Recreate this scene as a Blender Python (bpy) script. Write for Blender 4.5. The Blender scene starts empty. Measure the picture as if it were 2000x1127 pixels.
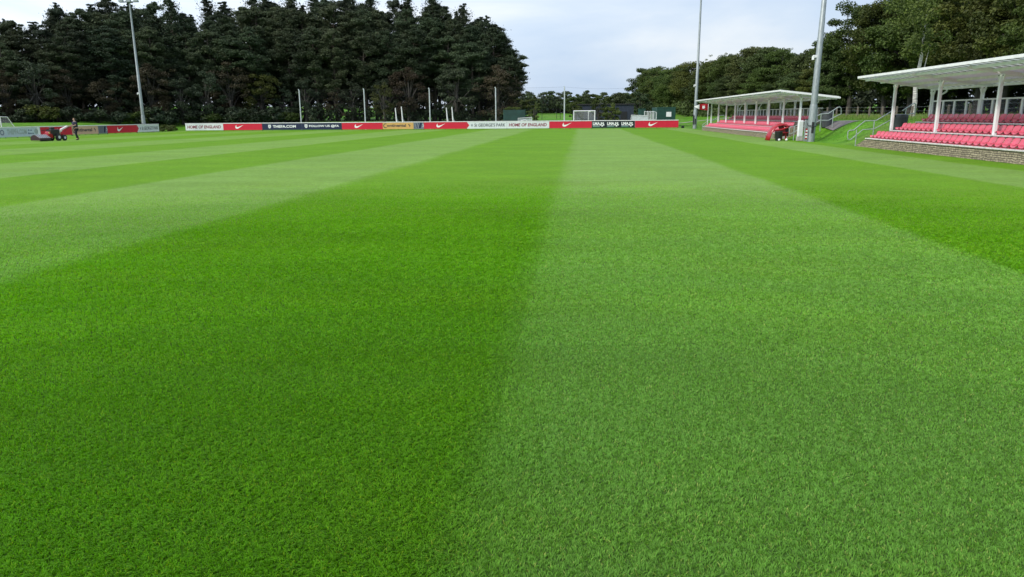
import bpy, bmesh, math, random
import numpy as np
from mathutils import Vector, Matrix, Euler
R = math.radians
scene = bpy.context.scene
col = scene.collection

# ---------------------------------------------------------------- camera
cam_d = bpy.data.cameras.new('camera'); cam = bpy.data.objects.new('camera', cam_d); col.objects.link(cam)
cam_d.sensor_width = 36; cam_d.lens = 1444/2000*36
cam_d.clip_start = .05; cam_d.clip_end = 3000
M3 = Matrix(((0.99626611, -0.01201108, 0.08549606), (0.08598349, 0.22738603, -0.97000125), (-0.00778984, 0.97373062, 0.22756975)))
cam.matrix_world = Matrix.Translation((0, 0, 1.65)) @ M3.to_4x4()
scene.camera = cam
# ---------------------------------------------------------------- sky, sun, exposure
SUN_EL, SUN_AZ = 40, 232          # elevation, compass azimuth (0 = +Y, 90 = +X)
sd = Vector((math.sin(R(SUN_AZ))*math.cos(R(SUN_EL)), math.cos(R(SUN_AZ))*math.cos(R(SUN_EL)), math.sin(R(SUN_EL))))
sl = bpy.data.lights.new('sun', 'SUN'); sl.energy = 2.3; sl.angle = R(8); sl.color = (1, .95, .86)
so = bpy.data.objects.new('sun', sl); col.objects.link(so); so.rotation_euler = sd.to_track_quat('Z', 'Y').to_euler()
W = bpy.data.worlds.new("World"); scene.world = W; W.use_nodes = True
nt = W.node_tree; nt.nodes.clear(); N = nt.nodes.new; L = nt.links.new
def mapr(n, fac, a, b, c, d, smooth=False):
    m = n('ShaderNodeMapRange'); m.inputs['From Min'].default_value = a; m.inputs['From Max'].default_value = b
    m.inputs['To Min'].default_value = c; m.inputs['To Max'].default_value = d
    if smooth: m.interpolation_type = 'SMOOTHSTEP'
    return m
out = N('ShaderNodeOutputWorld'); bg = N('ShaderNodeBackground')
sky = N('ShaderNodeTexSky'); sky.sky_type = 'NISHITA'; sky.sun_disc = False
sky.sun_elevation = R(SUN_EL); sky.sun_rotation = R(SUN_AZ); sky.air_density = 1.1; sky.dust_density = 2
bg.inputs['Strength'].default_value = .1
tc = N('ShaderNodeTexCoord'); mp = N('ShaderNodeMapping'); mp.inputs['Scale'].default_value = (1.0, 1.0, 3.6)
mp.inputs['Location'].default_value = (2.3, .7, .4)
n1 = N('ShaderNodeTexNoise'); n1.inputs['Scale'].default_value = 1.9; n1.inputs['Detail'].default_value = 7; n1.inputs['Roughness'].default_value = .52
n1.inputs['Distortion'].default_value = .35
L(tc.outputs['Generated'], mp.inputs['Vector']); L(mp.outputs[0], n1.inputs['Vector'])
cr = N('ShaderNodeValToRGB')   # cloud deck colour: blue grey thin cloud to white thick cloud
e = cr.color_ramp.elements; e[0].position = .36; e[0].color = (4.8, 6.2, 8.3, 1); e[1].position = .68; e[1].color = (9.0, 9.3, 9.6, 1)
m1 = e.new(.52); m1.color = (6.6, 7.6, 9.0, 1)
L(n1.outputs['Fac'], cr.inputs[0])
sx = N('ShaderNodeSeparateXYZ'); L(tc.outputs['Generated'], sx.inputs[0])
hz = mapr(N, None, 0.0, .35, .88, 1.05, True); L(sx.outputs['Z'], hz.inputs['Value'])     # deck slightly dimmer at the horizon
wx = mapr(N, None, -.75, .25, 1.22, .93, True); L(sx.outputs['X'], wx.inputs['Value'])     # brighter towards the hidden sun
mu = N('ShaderNodeMath'); mu.operation = 'MULTIPLY'; L(hz.outputs[0], mu.inputs[0]); L(wx.outputs[0], mu.inputs[1])
vs = N('ShaderNodeVectorMath'); vs.operation = 'SCALE'; L(cr.outputs[0], vs.inputs[0]); L(mu.outputs[0], vs.inputs['Scale'])
mx = N('ShaderNodeMixRGB'); mx.inputs['Fac'].default_value = .86
L(sky.outputs[0], mx.inputs[1]); L(vs.outputs[0], mx.inputs[2]); L(mx.outputs[0], bg.inputs['Color']); L(bg.outputs[0], out.inputs[0])
scene.view_settings.view_transform = 'Standard'; scene.view_settings.look = 'None'
scene.view_settings.exposure = 0.4; scene.view_settings.gamma = 1
scene.cycles.max_bounces = 6; scene.cycles.transparent_max_bounces = 12
scene.cycles.diffuse_bounces = 3

# ---------------------------------------------------------------- helpers
class MB:
    def __init__(s): s.v = []; s.f = []; s.m = []
    def quad(s, pts, mi=0):
        b = len(s.v); s.v += [tuple(p) for p in pts]; s.f.append(tuple(range(b, b+len(pts)))); s.m.append(mi); return s
    def box(s, x0, x1, y0, y1, z0, z1, mi=0, T=None):
        b = len(s.v); P = [(x, y, z) for z in (z0, z1) for y in (y0, y1) for x in (x0, x1)]
        if T is not None: P = [tuple(T @ Vector(p)) for p in P]
        s.v += P
        for f in ((0,2,3,1),(4,5,7,6),(0,1,5,4),(2,6,7,3),(0,4,6,2),(1,3,7,5)): s.f.append(tuple(b+i for i in f)); s.m.append(mi)
        return s
    def tube(s, pts, rad, n=8, mi=0, caps=True):
        pts = [Vector(p) for p in pts]
        if not hasattr(rad, '__len__'): rad = [rad]*len(pts)
        b = len(s.v); prev = None
        for i, p in enumerate(pts):
            d = (pts[min(i+1, len(pts)-1)] - pts[max(i-1, 0)]).normalized()
            if prev is None:
                u = d.orthogonal().normalized()
            else:
                u = (prev - d*prev.dot(d)).normalized()
            prev = u; w = d.cross(u)
            for k in range(n):
                a = 2*math.pi*k/n; s.v.append(tuple(p + (u*math.cos(a)+w*math.sin(a))*rad[i]))
        for i in range(len(pts)-1):
            for k in range(n):
                a = b+i*n+k; c = b+i*n+(k+1) % n; s.f.append((a, c, c+n, a+n)); s.m.append(mi)
        if caps:
            s.f.append(tuple(b+k for k in range(n))[::-1]); s.m.append(mi)
            e = b+(len(pts)-1)*n; s.f.append(tuple(e+k for k in range(n))); s.m.append(mi)
        return s
    def prism(s, poly, y0, y1, axes='xz', mi=0):      # polygon in a plane, extruded along the third axis
        def P(a, b_, c): return {'xz': (a, c, b_), 'yz': (c, a, b_), 'xy': (a, b_, c)}[axes]
        n = len(poly); b = len(s.v)
        s.v += [P(a, c, y0) for a, c in poly] + [P(a, c, y1) for a, c in poly]
        s.f.append(tuple(range(b, b+n))); s.f.append(tuple(range(b+2*n-1, b+n-1, -1))); s.m += [mi, mi]
        for i in range(n): s.f.append((b+i, b+(i+1) % n, b+n+(i+1) % n, b+n+i)); s.m.append(mi)
        return s
    def mesh(s, name, mats, smooth=False, bevel=0):
        me = bpy.data.meshes.new(name); me.from_pydata(s.v, [], s.f)
        for m in (mats if isinstance(mats, (list, tuple)) else [mats]): me.materials.append(m)
        me.polygons.foreach_set('material_index', s.m)
        bm = bmesh.new(); bm.from_mesh(me); bmesh.ops.recalc_face_normals(bm, faces=bm.faces)
        if bevel: bmesh.ops.bevel(bm, geom=list(bm.edges), offset=bevel, segments=1, affect='EDGES', clamp_overlap=True)
        bm.to_mesh(me); bm.free()
        if smooth:
            me.polygons.foreach_set('use_smooth', [True]*len(me.polygons))
            try: me.set_sharp_from_angle(angle=R(40))
            except Exception: pass
        me.update(); return me
    def build(s, name, mats, parent=None, smooth=False, bevel=0, loc=None):
        return link(name, s.mesh(name, mats, smooth, bevel), parent, loc)
def link(name, me, parent=None, loc=None, rz=0):
    o = bpy.data.objects.new(name, me); col.objects.link(o)
    if parent is not None: o.parent = parent
    if loc is not None: o.location = loc
    if rz: o.rotation_euler = (0, 0, rz)
    return o
def tag(o, label, cat, group=None):
    o['label'] = label; o['category'] = cat
    if group: o['group'] = group
    return o
def thing(name, label, cat, loc=(0, 0, 0), rz=0, group=None):
    o = link(name, None, None, loc, rz); o.empty_display_size = .3; return tag(o, label, cat, group)
def kids(o): return [c for c in bpy.data.objects if c.parent == o]
def copy_thing(src, loc=None, rz=None):
    r = src.copy(); col.objects.link(r)
    if loc is not None: r.location = loc
    if rz is not None: r.rotation_euler = (0, 0, rz)
    for c in src['_k'] if '_k' in src else kids(src):
        d = c.copy(); col.objects.link(d); d.parent = r
        for g in kids(c): h = g.copy(); col.objects.link(h); h.parent = d
    return r
def sstep(t): t = np.clip(t, 0, 1); return t*t*(3-2*t)

def mat(name, color, rough=.6, metal=0., noise=0., nscale=8., bump=0., bscale=40., spec=.5, streak=None):
    m = bpy.data.materials.new(name); m.use_nodes = True; t = m.node_tree; b = t.nodes['Principled BSDF']
    b.inputs['Base Color'].default_value = (*color, 1); b.inputs['Roughness'].default_value = rough
    b.inputs['Metallic'].default_value = metal; b.inputs['Specular IOR Level'].default_value = spec
    g = t.nodes.new('ShaderNodeNewGeometry')
    if noise:
        n = t.nodes.new('ShaderNodeTexNoise'); n.inputs['Scale'].default_value = nscale; n.inputs['Detail'].default_value = 6
        src = g.outputs['Position']
        if streak:
            mp = t.nodes.new('ShaderNodeMapping'); mp.inputs['Scale'].default_value = streak; t.links.new(src, mp.inputs[0]); src = mp.outputs[0]
        t.links.new(src, n.inputs['Vector'])
        r = t.nodes.new('ShaderNodeMapRange'); r.inputs['From Min'].default_value = .3; r.inputs['From Max'].default_value = .7
        r.inputs['To Min'].default_value = 1-noise; r.inputs['To Max'].default_value = 1+noise*.6
        t.links.new(n.outputs['Fac'], r.inputs[0])
        v = t.nodes.new('ShaderNodeVectorMath'); v.operation = 'SCALE'; v.inputs[0].default_value = color
        t.links.new(r.outputs[0], v.inputs['Scale']); t.links.new(v.outputs[0], b.inputs['Base Color'])
    if bump:
        n = t.nodes.new('ShaderNodeTexNoise'); n.inputs['Scale'].default_value = bscale; n.inputs['Detail'].default_value = 5
        t.links.new(g.outputs['Position'], n.inputs['Vector'])
        bp = t.nodes.new('ShaderNodeBump'); bp.inputs['Strength'].default_value = bump; bp.inputs['Distance'].default_value = .02
        t.links.new(n.outputs['Fac'], bp.inputs['Height']); t.links.new(bp.outputs[0], b.inputs['Normal'])
    return m

# ---------------------------------------------------------------- terrain
def height(x, y):
    x = np.asarray(x, float); y = np.asarray(y, float)
    xs = np.where(y < 41, 14.35, np.where(y < 49, 14.0, 13.3))
    xs = 14.35 - .35*sstep((y-40.5)/1.5) - .7*sstep((y-48.5)/2.0)
    wdt = 3.3 + 14*sstep((y-84)/14)
    e = 1.15*sstep((x-xs)/wdt) + .010*np.clip(x-18, 0, 30)
    n = 2.4*sstep((y-106)/110)
    w = 1.25*sstep((-54.5-x)/13) + .01*np.clip(-70-x, 0, 80)
    nl = .9*sstep((-8-x)/25)*sstep((y-99)/14)
    und = .05*np.sin(x*.31+y*.17)*sstep((x-16)/4) + .08*np.sin(x*.11+1.3)*np.sin(y*.09)*sstep((y-105)/20)
    return e + n + w + nl + und
STR = [-49.0, -43.55, -38.15, -32.75, -27.35, -21.95, -16.55, -11.2, -5.8, -.33, 4.75, 9.95, 12.6]   # mowing stripe edges, first band dark
DARK, LIGHT = (.106, .246, .005), (.170, .292, .060); LIGHT_BLADE = (.150, .272, .045)
def grass_mat(name, stripes, blade=False):
    m = bpy.data.materials.new(name); m.use_nodes = True; t = m.node_tree; n = t.nodes.new; l = t.links.new
    b = t.nodes['Principled BSDF']; g = n('ShaderNodeNewGeometry'); s = n('ShaderNodeSeparateXYZ'); l(g.outputs['Position'], s.inputs[0])
    def noise(scale, detail=4, sc=(1, 1, 1), rough=.55, loc=(0, 0, 0)):
        q = n('ShaderNodeMapping'); q.inputs['Scale'].default_value = sc; q.inputs['Location'].default_value = loc; l(g.outputs['Position'], q.inputs[0])
        k = n('ShaderNodeTexNoise'); k.inputs['Scale'].default_value = scale; k.inputs['Detail'].default_value = detail; k.inputs['Roughness'].default_value = rough
        l(q.outputs[0], k.inputs['Vector']); return k.outputs['Fac']
    def rng(src, a, b_, c, d, sm=False):
        k = mapr(n, None, a, b_, c, d, sm); l(src, k.inputs['Value']); return k.outputs[0]
    def math_(op, a, b_):
        k = n('ShaderNodeMath'); k.operation = op
        for i, v in enumerate((a, b_)):
            if isinstance(v, (int, float)): k.inputs[i].default_value = v
            else: l(v, k.inputs[i])
        return k.outputs[0]
    def mix(f, c1, c2, mode='MIX'):
        k = n('ShaderNodeMixRGB'); k.blend_type = mode
        for i, v in enumerate((f, c1, c2)):
            if isinstance(v, (int, float)): k.inputs[i].default_value = v
            elif isinstance(v, tuple): k.inputs[i].default_value = (*v, 1)
            else: l(v, k.inputs[i])
        return k.outputs[0]
    if stripes:
        wob = rng(noise(.12, 2), .3, .7, -.13, .13)
        wob2 = rng(noise(3.5, 2), .3, .7, -.04, .04)
        drift = rng(s.outputs['Y'], 0, 90, .12, -.3)
        u = math_('ADD', math_('ADD', math_('ADD', s.outputs['X'], wob), wob2), drift)
        ramp = n('ShaderNodeValToRGB'); lo, hi = -55., 15.
        l(rng(u, lo, hi, 0, 1), ramp.inputs[0]); el = ramp.color_ramp.elements
        el[0].position = 0; el[0].color = (1, 1, 1, 1); cur = 1.0
        for i, x in enumerate(STR):
            nx = 1.0-cur if i < len(STR)-1 else 0.0
            p = (x-lo)/(hi-lo); d = .06/(hi-lo)
            a = el.new(p-d); a.color = (cur,)*3+(1,); c = el.new(p+d); c.color = (nx,)*3+(1,); cur = nx
        el[len(el)-1].position = 1; el[len(el)-1].color = (0, 0, 0, 1)
        band = ramp.outputs[0]
        amt = math_('MULTIPLY', band, rng(noise(.5, 4, (.35, 1.6, 1)), .3, .7, .78, 1.05))
        amt = math_('ADD', amt, rng(noise(1.1, 3, (.12, 1.9, 1), loc=(5, 3, 0)), .38, .68, -.03, .10))
        amt = math_('MULTIPLY', amt, rng(s.outputs['X'], -40, -12, .7, 1))
        # sheen of the grass laid by mowing, put into the base colour as stripes
        base = mix(amt, DARK, LIGHT_BLADE if blade else LIGHT)
        wide = rng(noise(.25, 4, (1, 1.8, 1)), .3, .7, .88, 1.1)
        yel = rng(noise(.55, 5, (.6, 1.4, 1), loc=(9, 1, 0)), .45, .75, 0, .24)
        base = mix(yel, base, (.18, .29, .015))
    else:
        base = mix(rng(noise(.6, 5), .35, .65, 0, 1), (.055, .18, .008), (.115, .27, .020))
        wide = rng(noise(1.6, 6, rough=.7), .3, .7, .62, 1.25)
        base = mix(rng(noise(.13, 3), .5, .68, 0, .5), base, (.16, .19, .055))
    if blade:
        at = n('ShaderNodeAttribute'); at.attribute_name = 'tint'
        base = mix(1.0, base, at.outputs['Color'], 'MULTIPLY')
        c = mix(1.0, base, wide, 'MULTIPLY')
        l(c, b.inputs['Base Color']); b.inputs['Roughness'].default_value = .5; b.inputs['Specular IOR Level'].default_value = .14
        tr = n('ShaderNodeBsdfTranslucent'); tc2 = mix(1.0, c, (1.15, 1.25, .5), 'MULTIPLY'); l(tc2, tr.inputs[0])
        ms = n('ShaderNodeMixShader'); ms.inputs[0].default_value = .45
        l(b.outputs[0], ms.inputs[1]); l(tr.outputs[0], ms.inputs[2]); l(ms.outputs[0], t.nodes['Material Output'].inputs[0])
        return m
    # fine sward grain: clumps of blades, coarse enough to survive at a distance
    f1 = rng(noise(42, 3, (1, .7, 1), .7), .3, .7, .62, 1.3)
    f2 = rng(noise(9, 4, (1, .6, 1), .65), .3, .7, .84, 1.14)
    f3 = rng(noise(2.6, 4, (.8, .6, 1), .6), .3, .7, .92, 1.07)
    k = math_('MULTIPLY', math_('MULTIPLY', f1, f2), math_('MULTIPLY', f3, wide))
    v = n('ShaderNodeVectorMath'); v.operation = 'SCALE'; l(base, v.inputs[0]); l(k, v.inputs['Scale'])
    if stripes:      # near the camera, dark thatch colour with the shade between blades painted in
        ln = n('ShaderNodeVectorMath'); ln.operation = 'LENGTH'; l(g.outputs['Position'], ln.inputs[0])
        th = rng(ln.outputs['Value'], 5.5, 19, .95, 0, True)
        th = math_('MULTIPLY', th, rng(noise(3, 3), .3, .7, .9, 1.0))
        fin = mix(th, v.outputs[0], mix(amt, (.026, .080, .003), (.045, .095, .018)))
    else: fin = v.outputs[0]
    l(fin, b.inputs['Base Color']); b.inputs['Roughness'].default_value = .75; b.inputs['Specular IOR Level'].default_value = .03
    b.inputs['Sheen Weight'].default_value = .07; b.inputs['Sheen Roughness'].default_value = .45; b.inputs['Sheen Tint'].default_value = (.75, 1, .38, 1)
    bp = n('ShaderNodeBump'); bp.inputs['Strength'].default_value = .5; bp.inputs['Distance'].default_value = .02
    l(math_('ADD', f1, f2), bp.inputs['Height']); l(bp.outputs[0], b.inputs['Normal'])
    return m
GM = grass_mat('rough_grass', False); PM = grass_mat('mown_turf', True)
xs = np.concatenate([np.linspace(-900, -110, 12), np.linspace(-100, -50, 34), np.linspace(-46, 12, 14), np.linspace(12.8, 20, 37), np.linspace(21, 60, 30), np.linspace(75, 900, 12)])
ys = np.concatenate([np.linspace(-120, -10, 6), np.linspace(0, 36, 13), np.linspace(38, 52, 29), np.linspace(54, 100, 24), np.linspace(103, 240, 50), np.linspace(280, 1500, 9)])
X, Y = np.meshgrid(xs, ys); Z = height(X, Y)
Vt = np.stack([X.ravel(), Y.ravel(), Z.ravel()], 1); nx, ny = len(xs), len(ys)
idx = np.arange(nx*ny).reshape(ny, nx)
F = np.stack([idx[:-1, :-1], idx[:-1, 1:], idx[1:, 1:], idx[1:, :-1]], -1).reshape(-1, 4)
def np_mesh(name, V, F, mats, smooth=True):
    me = bpy.data.meshes.new(name); k = F.shape[1]
    me.vertices.add(len(V)); me.vertices.foreach_set('co', np.ascontiguousarray(V, np.float32).ravel())
    me.loops.add(F.size); me.loops.foreach_set('vertex_index', np.ascontiguousarray(F, np.int32).ravel())
    me.polygons.add(len(F)); me.polygons.foreach_set('loop_start', np.arange(0, F.size, k, dtype=np.int32))
    me.polygons.foreach_set('use_smooth', np.full(len(F), smooth))
    for m in (mats if isinstance(mats, list) else [mats]): me.materials.append(m)
    me.update(calc_edges=True); return me
g = link('ground', np_mesh('ground', Vt, F, GM)); g['kind'] = 'structure'
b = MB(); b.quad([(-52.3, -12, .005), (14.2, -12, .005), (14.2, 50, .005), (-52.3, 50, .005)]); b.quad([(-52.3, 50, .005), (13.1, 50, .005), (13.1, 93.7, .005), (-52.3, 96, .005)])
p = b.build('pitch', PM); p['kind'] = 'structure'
def strip(name, pts, wid, m, lift=.02):
    b = MB(); P = []
    for i, (x, y) in enumerate(pts):
        d = Vector(pts[min(i+1, len(pts)-1)]) - Vector(pts[max(i-1, 0)]); d.normalize(); nrm = Vector((-d.y, d.x))
        for s in (-1, 1):
            q = Vector((x, y)) + nrm*wid*s/2; P.append((q.x, q.y, float(height(q.x, q.y))+lift))
    for i in range(len(pts)-1): b.quad([P[2*i], P[2*i+2], P[2*i+3], P[2*i+1]])
    o = b.build(name, m); o['kind'] = 'structure'; return o
gravel = mat('pale_gravel', (.34, .31, .27), .9, noise=.3, nscale=5, bump=.4)
strip('path', [(15+i*2.0, 124+.2*i) for i in range(14)], 1.6, gravel)
strip('ramp_path', [(15.6+i*.3, 49.0+.02*i) for i in range(7)], 2.0, mat('grey_gravel', (.16, .145, .14), .9, noise=.3, nscale=9, bump=.5), .03)

# ---------------------------------------------------------------- near turf: real blades
rng = np.random.default_rng(3)
def make_blades():
    Ds, A = [], []
    def batch(d0, d1, dens):   # annulus sector in front of the camera, a little wider than the view
        a0, a1 = R(-50), R(46)
        n = int(dens*(d1*d1-d0*d0)/2*(a1-a0)); r = np.sqrt(rng.uniform(d0*d0, d1*d1, n)); a = rng.uniform(a0, a1, n)
        return r*np.sin(a), r*np.cos(a), np.full(n, (d0+d1)/2)
    edges = [1.7, 2.6, 3.4, 4.2, 5.2, 6.4, 8, 10, 12.5, 15.5, 18, 20, 22]; B = []
    for i in range(len(edges)-1):
        d = edges[i+1]; dens = 40000*min(1, (4.2/d))**1.8
        B.append(batch(edges[i], d, dens))
    x = np.concatenate([q[0] for q in B]); y = np.concatenate([q[1] for q in B]); dd = np.concatenate([q[2] for q in B])
    fade = sstep((22-np.hypot(x, y))/14); keep = rng.random(len(x)) < fade*.98+.0; x, y, dd, fade = x[keep], y[keep], dd[keep], fade[keep]
    n = len(x); sc = np.clip(dd/4.6, 1, 2.3)
    # clump pull: blades gather in tufts
    cell = .024*sc; wx_ = x*.83+y*.56; wy_ = y*.83-x*.56; cx = np.floor(wx_/cell); cy = np.floor(wy_/cell)
    tab = rng.random(1 << 17); hsh = lambda a, b_, k: tab[((a.astype(np.int64)*73856093) ^ (b_.astype(np.int64)*19349663) ^ (k*83492791)) & 0x1FFFF]
    tx = (cx-.4+1.8*hsh(cx, cy, 1))*cell; ty = (cy-.4+1.8*hsh(cx, cy, 2))*cell
    k = rng.uniform(0, .28, n); wx_ = wx_*(1-k)+tx*k; wy_ = wy_*(1-k)+ty*k; x = (wx_*.83-wy_*.56)/1.0025; y = (wx_*.56+wy_*.83)/1.0025
    edge = np.searchsorted(STR, x+.1); light = (edge % 2 == 0)
    clump_a = hsh(cx, cy, 3)*2*np.pi; ang = clump_a + rng.normal(0, .9, n)
    lean = rng.uniform(.25, .95, n); lay = np.where(light, .42, -.22)*rng.uniform(.3, 1.2, n)
    h = rng.uniform(.013, .023, n)*(1+.15*(hsh(cx, cy, 4)-.5))*np.where(light, .95, 1.1)
    h *= (np.sqrt(sc)*.8+.1)*(.45+.55*fade)
    w = rng.uniform(.0013, .0023, n)*sc
    dx = np.cos(ang)*lean; dy = np.sin(ang)*lean*.8+lay
    px, py = -np.sin(ang+rng.normal(0, .5, n)), np.cos(ang+rng.normal(0, .5, n))
    V = np.zeros((n, 5, 3))
    for j, (t, hh, ww) in enumerate(((0, 0, 1), (.45, .62, .8))):
        for s_, q in ((-1, 0), (1, 1)):
            V[:, 2*j+q, 0] = x+dx*h*t*.9+px*w*ww*s_; V[:, 2*j+q, 1] = y+dy*h*t*.9+py*w*ww*s_; V[:, 2*j+q, 2] = h*hh
    V[:, 4, 0] = x+dx*h*1.25; V[:, 4, 1] = y+dy*h*1.25; V[:, 4, 2] = h*rng.uniform(.65, 1., n)
    V[:, :, 2] += .003
    b0 = np.arange(n)[:, None]*5
    F = np.concatenate([b0+[0, 1, 3], b0+[0, 3, 2], b0+[2, 3, 4]], 1).reshape(-1, 3)
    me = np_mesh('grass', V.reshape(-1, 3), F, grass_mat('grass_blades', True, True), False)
    tint = (1.30+.36*sstep((dd-2.5)/6))*rng.normal(1, .17-.06*sstep((dd-3)/8), n)*(1+.16*(hsh(cx, cy, 5)-.5))  # nearer blades are darker: shade of the deeper gaps put into the tint
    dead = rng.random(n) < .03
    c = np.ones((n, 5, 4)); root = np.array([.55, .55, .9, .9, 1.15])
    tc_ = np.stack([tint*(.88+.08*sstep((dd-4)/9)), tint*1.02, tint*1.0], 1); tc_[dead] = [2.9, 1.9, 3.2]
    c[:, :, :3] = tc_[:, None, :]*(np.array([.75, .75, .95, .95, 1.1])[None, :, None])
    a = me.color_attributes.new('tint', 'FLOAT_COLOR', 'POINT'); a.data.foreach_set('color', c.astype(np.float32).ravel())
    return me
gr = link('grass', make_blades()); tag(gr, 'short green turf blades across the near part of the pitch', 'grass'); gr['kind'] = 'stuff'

# ---------------------------------------------------------------- materials
white = mat('white_paint', (.80, .785, .80), .45, noise=.12, nscale=3)
roofw = mat('white_roof_sheet', (.66, .68, .68), .5, noise=.1, nscale=1.5)
galv = mat('galvanised_steel', (.30, .33, .34), .5, .35, noise=.3, nscale=6, streak=(4, 4, .6), bump=.15)
railm = mat('rail_steel', (.42, .46, .46), .4, .5, noise=.2, nscale=9)
dark = mat('dark_rubber', (.018, .018, .02), .7, noise=.3, nscale=20)
black = mat('black_plastic', (.012, .012, .014), .45)
binm = mat('grey_bin_plastic', (.055, .06, .068), .6, noise=.3, nscale=7)
seatm = mat('faded_red_plastic', (.60, .085, .135), .32, noise=.16, nscale=5, spec=.6)
redp = mat('gloss_red_plastic', (.34, .010, .018), .25, noise=.1, nscale=4)
conc = mat('concrete', (.36, .35, .32), .85, noise=.3, nscale=4, bump=.3)
nosem = mat('nosing_white', (.62, .58, .56), .7, noise=.25, nscale=6)
timber = mat('weathered_timber', (.16, .13, .10), .85, noise=.3, nscale=10, streak=(8, 8, 1))
bark = mat('pine_bark', (.13, .10, .08), .9, noise=.4, nscale=3, bump=.6, bscale=9)
bark2 = mat('oak_bark', (.05, .045, .038), .9, noise=.4, nscale=3, bump=.6, bscale=9)
birchm = mat('birch_bark', (.5, .48, .44), .8, noise=.6, nscale=3, streak=(1, 1, 4))
navyc = mat('navy_cladding', (.028, .038, .062), .6, noise=.25, nscale=2, streak=(6, 6, .4))
greenc = mat('dark_green_steel', (.012, .06, .045), .55, noise=.2, nscale=2)
def board_mat(name, c): return mat(name, c, .5, noise=.07, nscale=2.5, spec=.3)
B_white = board_mat('board_white', (.66, .69, .71)); B_pale = board_mat('board_pale_blue', (.50, .58, .63)); B_red = board_mat('board_red', (.58, .018, .045))
B_navy = board_mat('board_navy', (.018, .025, .065)); B_org = board_mat('board_orange', (.62, .36, .12)); B_orgp = board_mat('board_faded_orange', (.62, .40, .28))
B_blk = board_mat('board_black', (.012, .02, .025)); B_grey = board_mat('board_grey', (.17, .19, .23))
I_white = mat('print_white', (.82, .82, .82), .5); I_maroon = mat('print_maroon', (.20, .012, .035), .5); I_dark = mat('print_dark', (.03, .035, .045), .5)
I_grey = mat('print_grey', (.33, .39, .38), .5); I_lg = mat('print_light_grey', (.45, .48, .52), .5); I_navy = mat('print_navy', (.03, .06, .14), .5); I_teal = mat('print_green', (.02, .2, .13), .5)
def mk_stone():
    m = bpy.data.materials.new('rubble_stone'); m.use_nodes = True; t = m.node_tree; n = t.nodes.new; l = t.links.new; b = t.nodes['Principled BSDF']
    g = n('ShaderNodeNewGeometry'); s = n('ShaderNodeSeparateXYZ'); l(g.outputs['Position'], s.inputs[0])
    c = n('ShaderNodeCombineXYZ'); ad = n('ShaderNodeMath'); ad.operation = 'ADD'; l(s.outputs['X'], ad.inputs[0]); l(s.outputs['Y'], ad.inputs[1]); l(ad.outputs[0], c.inputs[0]); l(s.outputs['Z'], c.inputs[1])
    ns = n('ShaderNodeTexNoise'); ns.inputs['Scale'].default_value = 3; l(c.outputs[0], ns.inputs['Vector'])
    mx_ = n('ShaderNodeMixRGB'); mx_.blend_type = 'LINEAR_LIGHT'; mx_.inputs[0].default_value = .05; l(c.outputs[0], mx_.inputs[1]); l(ns.outputs['Color'], mx_.inputs[2])
    br = n('ShaderNodeTexBrick'); br.inputs['Scale'].default_value = 1; br.inputs['Brick Width'].default_value = .24; br.inputs['Row Height'].default_value = .072
    br.inputs['Mortar Size'].default_value = .012; br.inputs['Mortar Smooth'].default_value = .4; br.inputs['Bias'].default_value = 0; br.offset = .43; br.squash = .7; br.squash_frequency = 3
    br.inputs['Color1'].default_value = (.40, .335, .23, 1); br.inputs['Color2'].default_value = (.26, .215, .145, 1); br.inputs['Mortar'].default_value = (.09, .075, .055, 1)
    l(mx_.outputs[0], br.inputs['Vector'])
    n2 = n('ShaderNodeTexNoise'); n2.inputs['Scale'].default_value = 9; n2.inputs['Detail'].default_value = 6; l(g.outputs['Position'], n2.inputs['Vector'])
    mr = mapr(n, None, .3, .7, .6, 1.35); l(n2.outputs['Fac'], mr.inputs[0])
    v = n('ShaderNodeVectorMath'); v.operation = 'SCALE'; l(br.outputs['Color'], v.inputs[0]); l(mr.outputs[0], v.inputs['Scale']); l(v.outputs[0], b.inputs['Base Color'])
    b.inputs['Roughness'].default_value = .9
    bp = n('ShaderNodeBump'); bp.inputs['Distance'].default_value = .03; bp.inputs['Strength'].default_value = .9; bp.invert = True
    l(br.outputs['Fac'], bp.inputs['Height']); bp2 = n('ShaderNodeBump'); bp2.inputs['Distance'].default_value = .02; l(n2.outputs['Fac'], bp2.inputs['Height']); l(bp.outputs[0], bp2.inputs['Normal']); l(bp2.outputs[0], b.inputs['Normal'])
    return m
stone = mk_stone()
def mk_glass(name, tint, a):
    m = bpy.data.materials.new(name); m.use_nodes = True; t = m.node_tree; b = t.nodes['Principled BSDF']
    b.inputs['Base Color'].default_value = (*tint, 1); b.inputs['Roughness'].default_value = .12; b.inputs['Alpha'].default_value = a; return m
glass = mk_glass('clear_screen', (.06, .065, .09), .32)
def mk_trans(name, c, f):
    m = bpy.data.materials.new(name); m.use_nodes = True; t = m.node_tree; b = t.nodes['Principled BSDF']; b.inputs['Base Color'].default_value = (*c, 1); b.inputs['Roughness'].default_value = .4
    tr = t.nodes.new('ShaderNodeBsdfTranslucent'); tr.inputs[0].default_value = (*c, 1); ms = t.nodes.new('ShaderNodeMixShader'); ms.inputs[0].default_value = f
    t.links.new(b.outputs[0], ms.inputs[1]); t.links.new(tr.outputs[0], ms.inputs[2]); t.links.new(ms.outputs[0], t.nodes['Material Output'].inputs[0]); return m
roof_sheet = mk_trans('translucent_roof_sheet', (.78, .75, .80), .38)
roof_glaze = mk_trans('glazed_roof_edge', (.78, .80, .80), .6)

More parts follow.
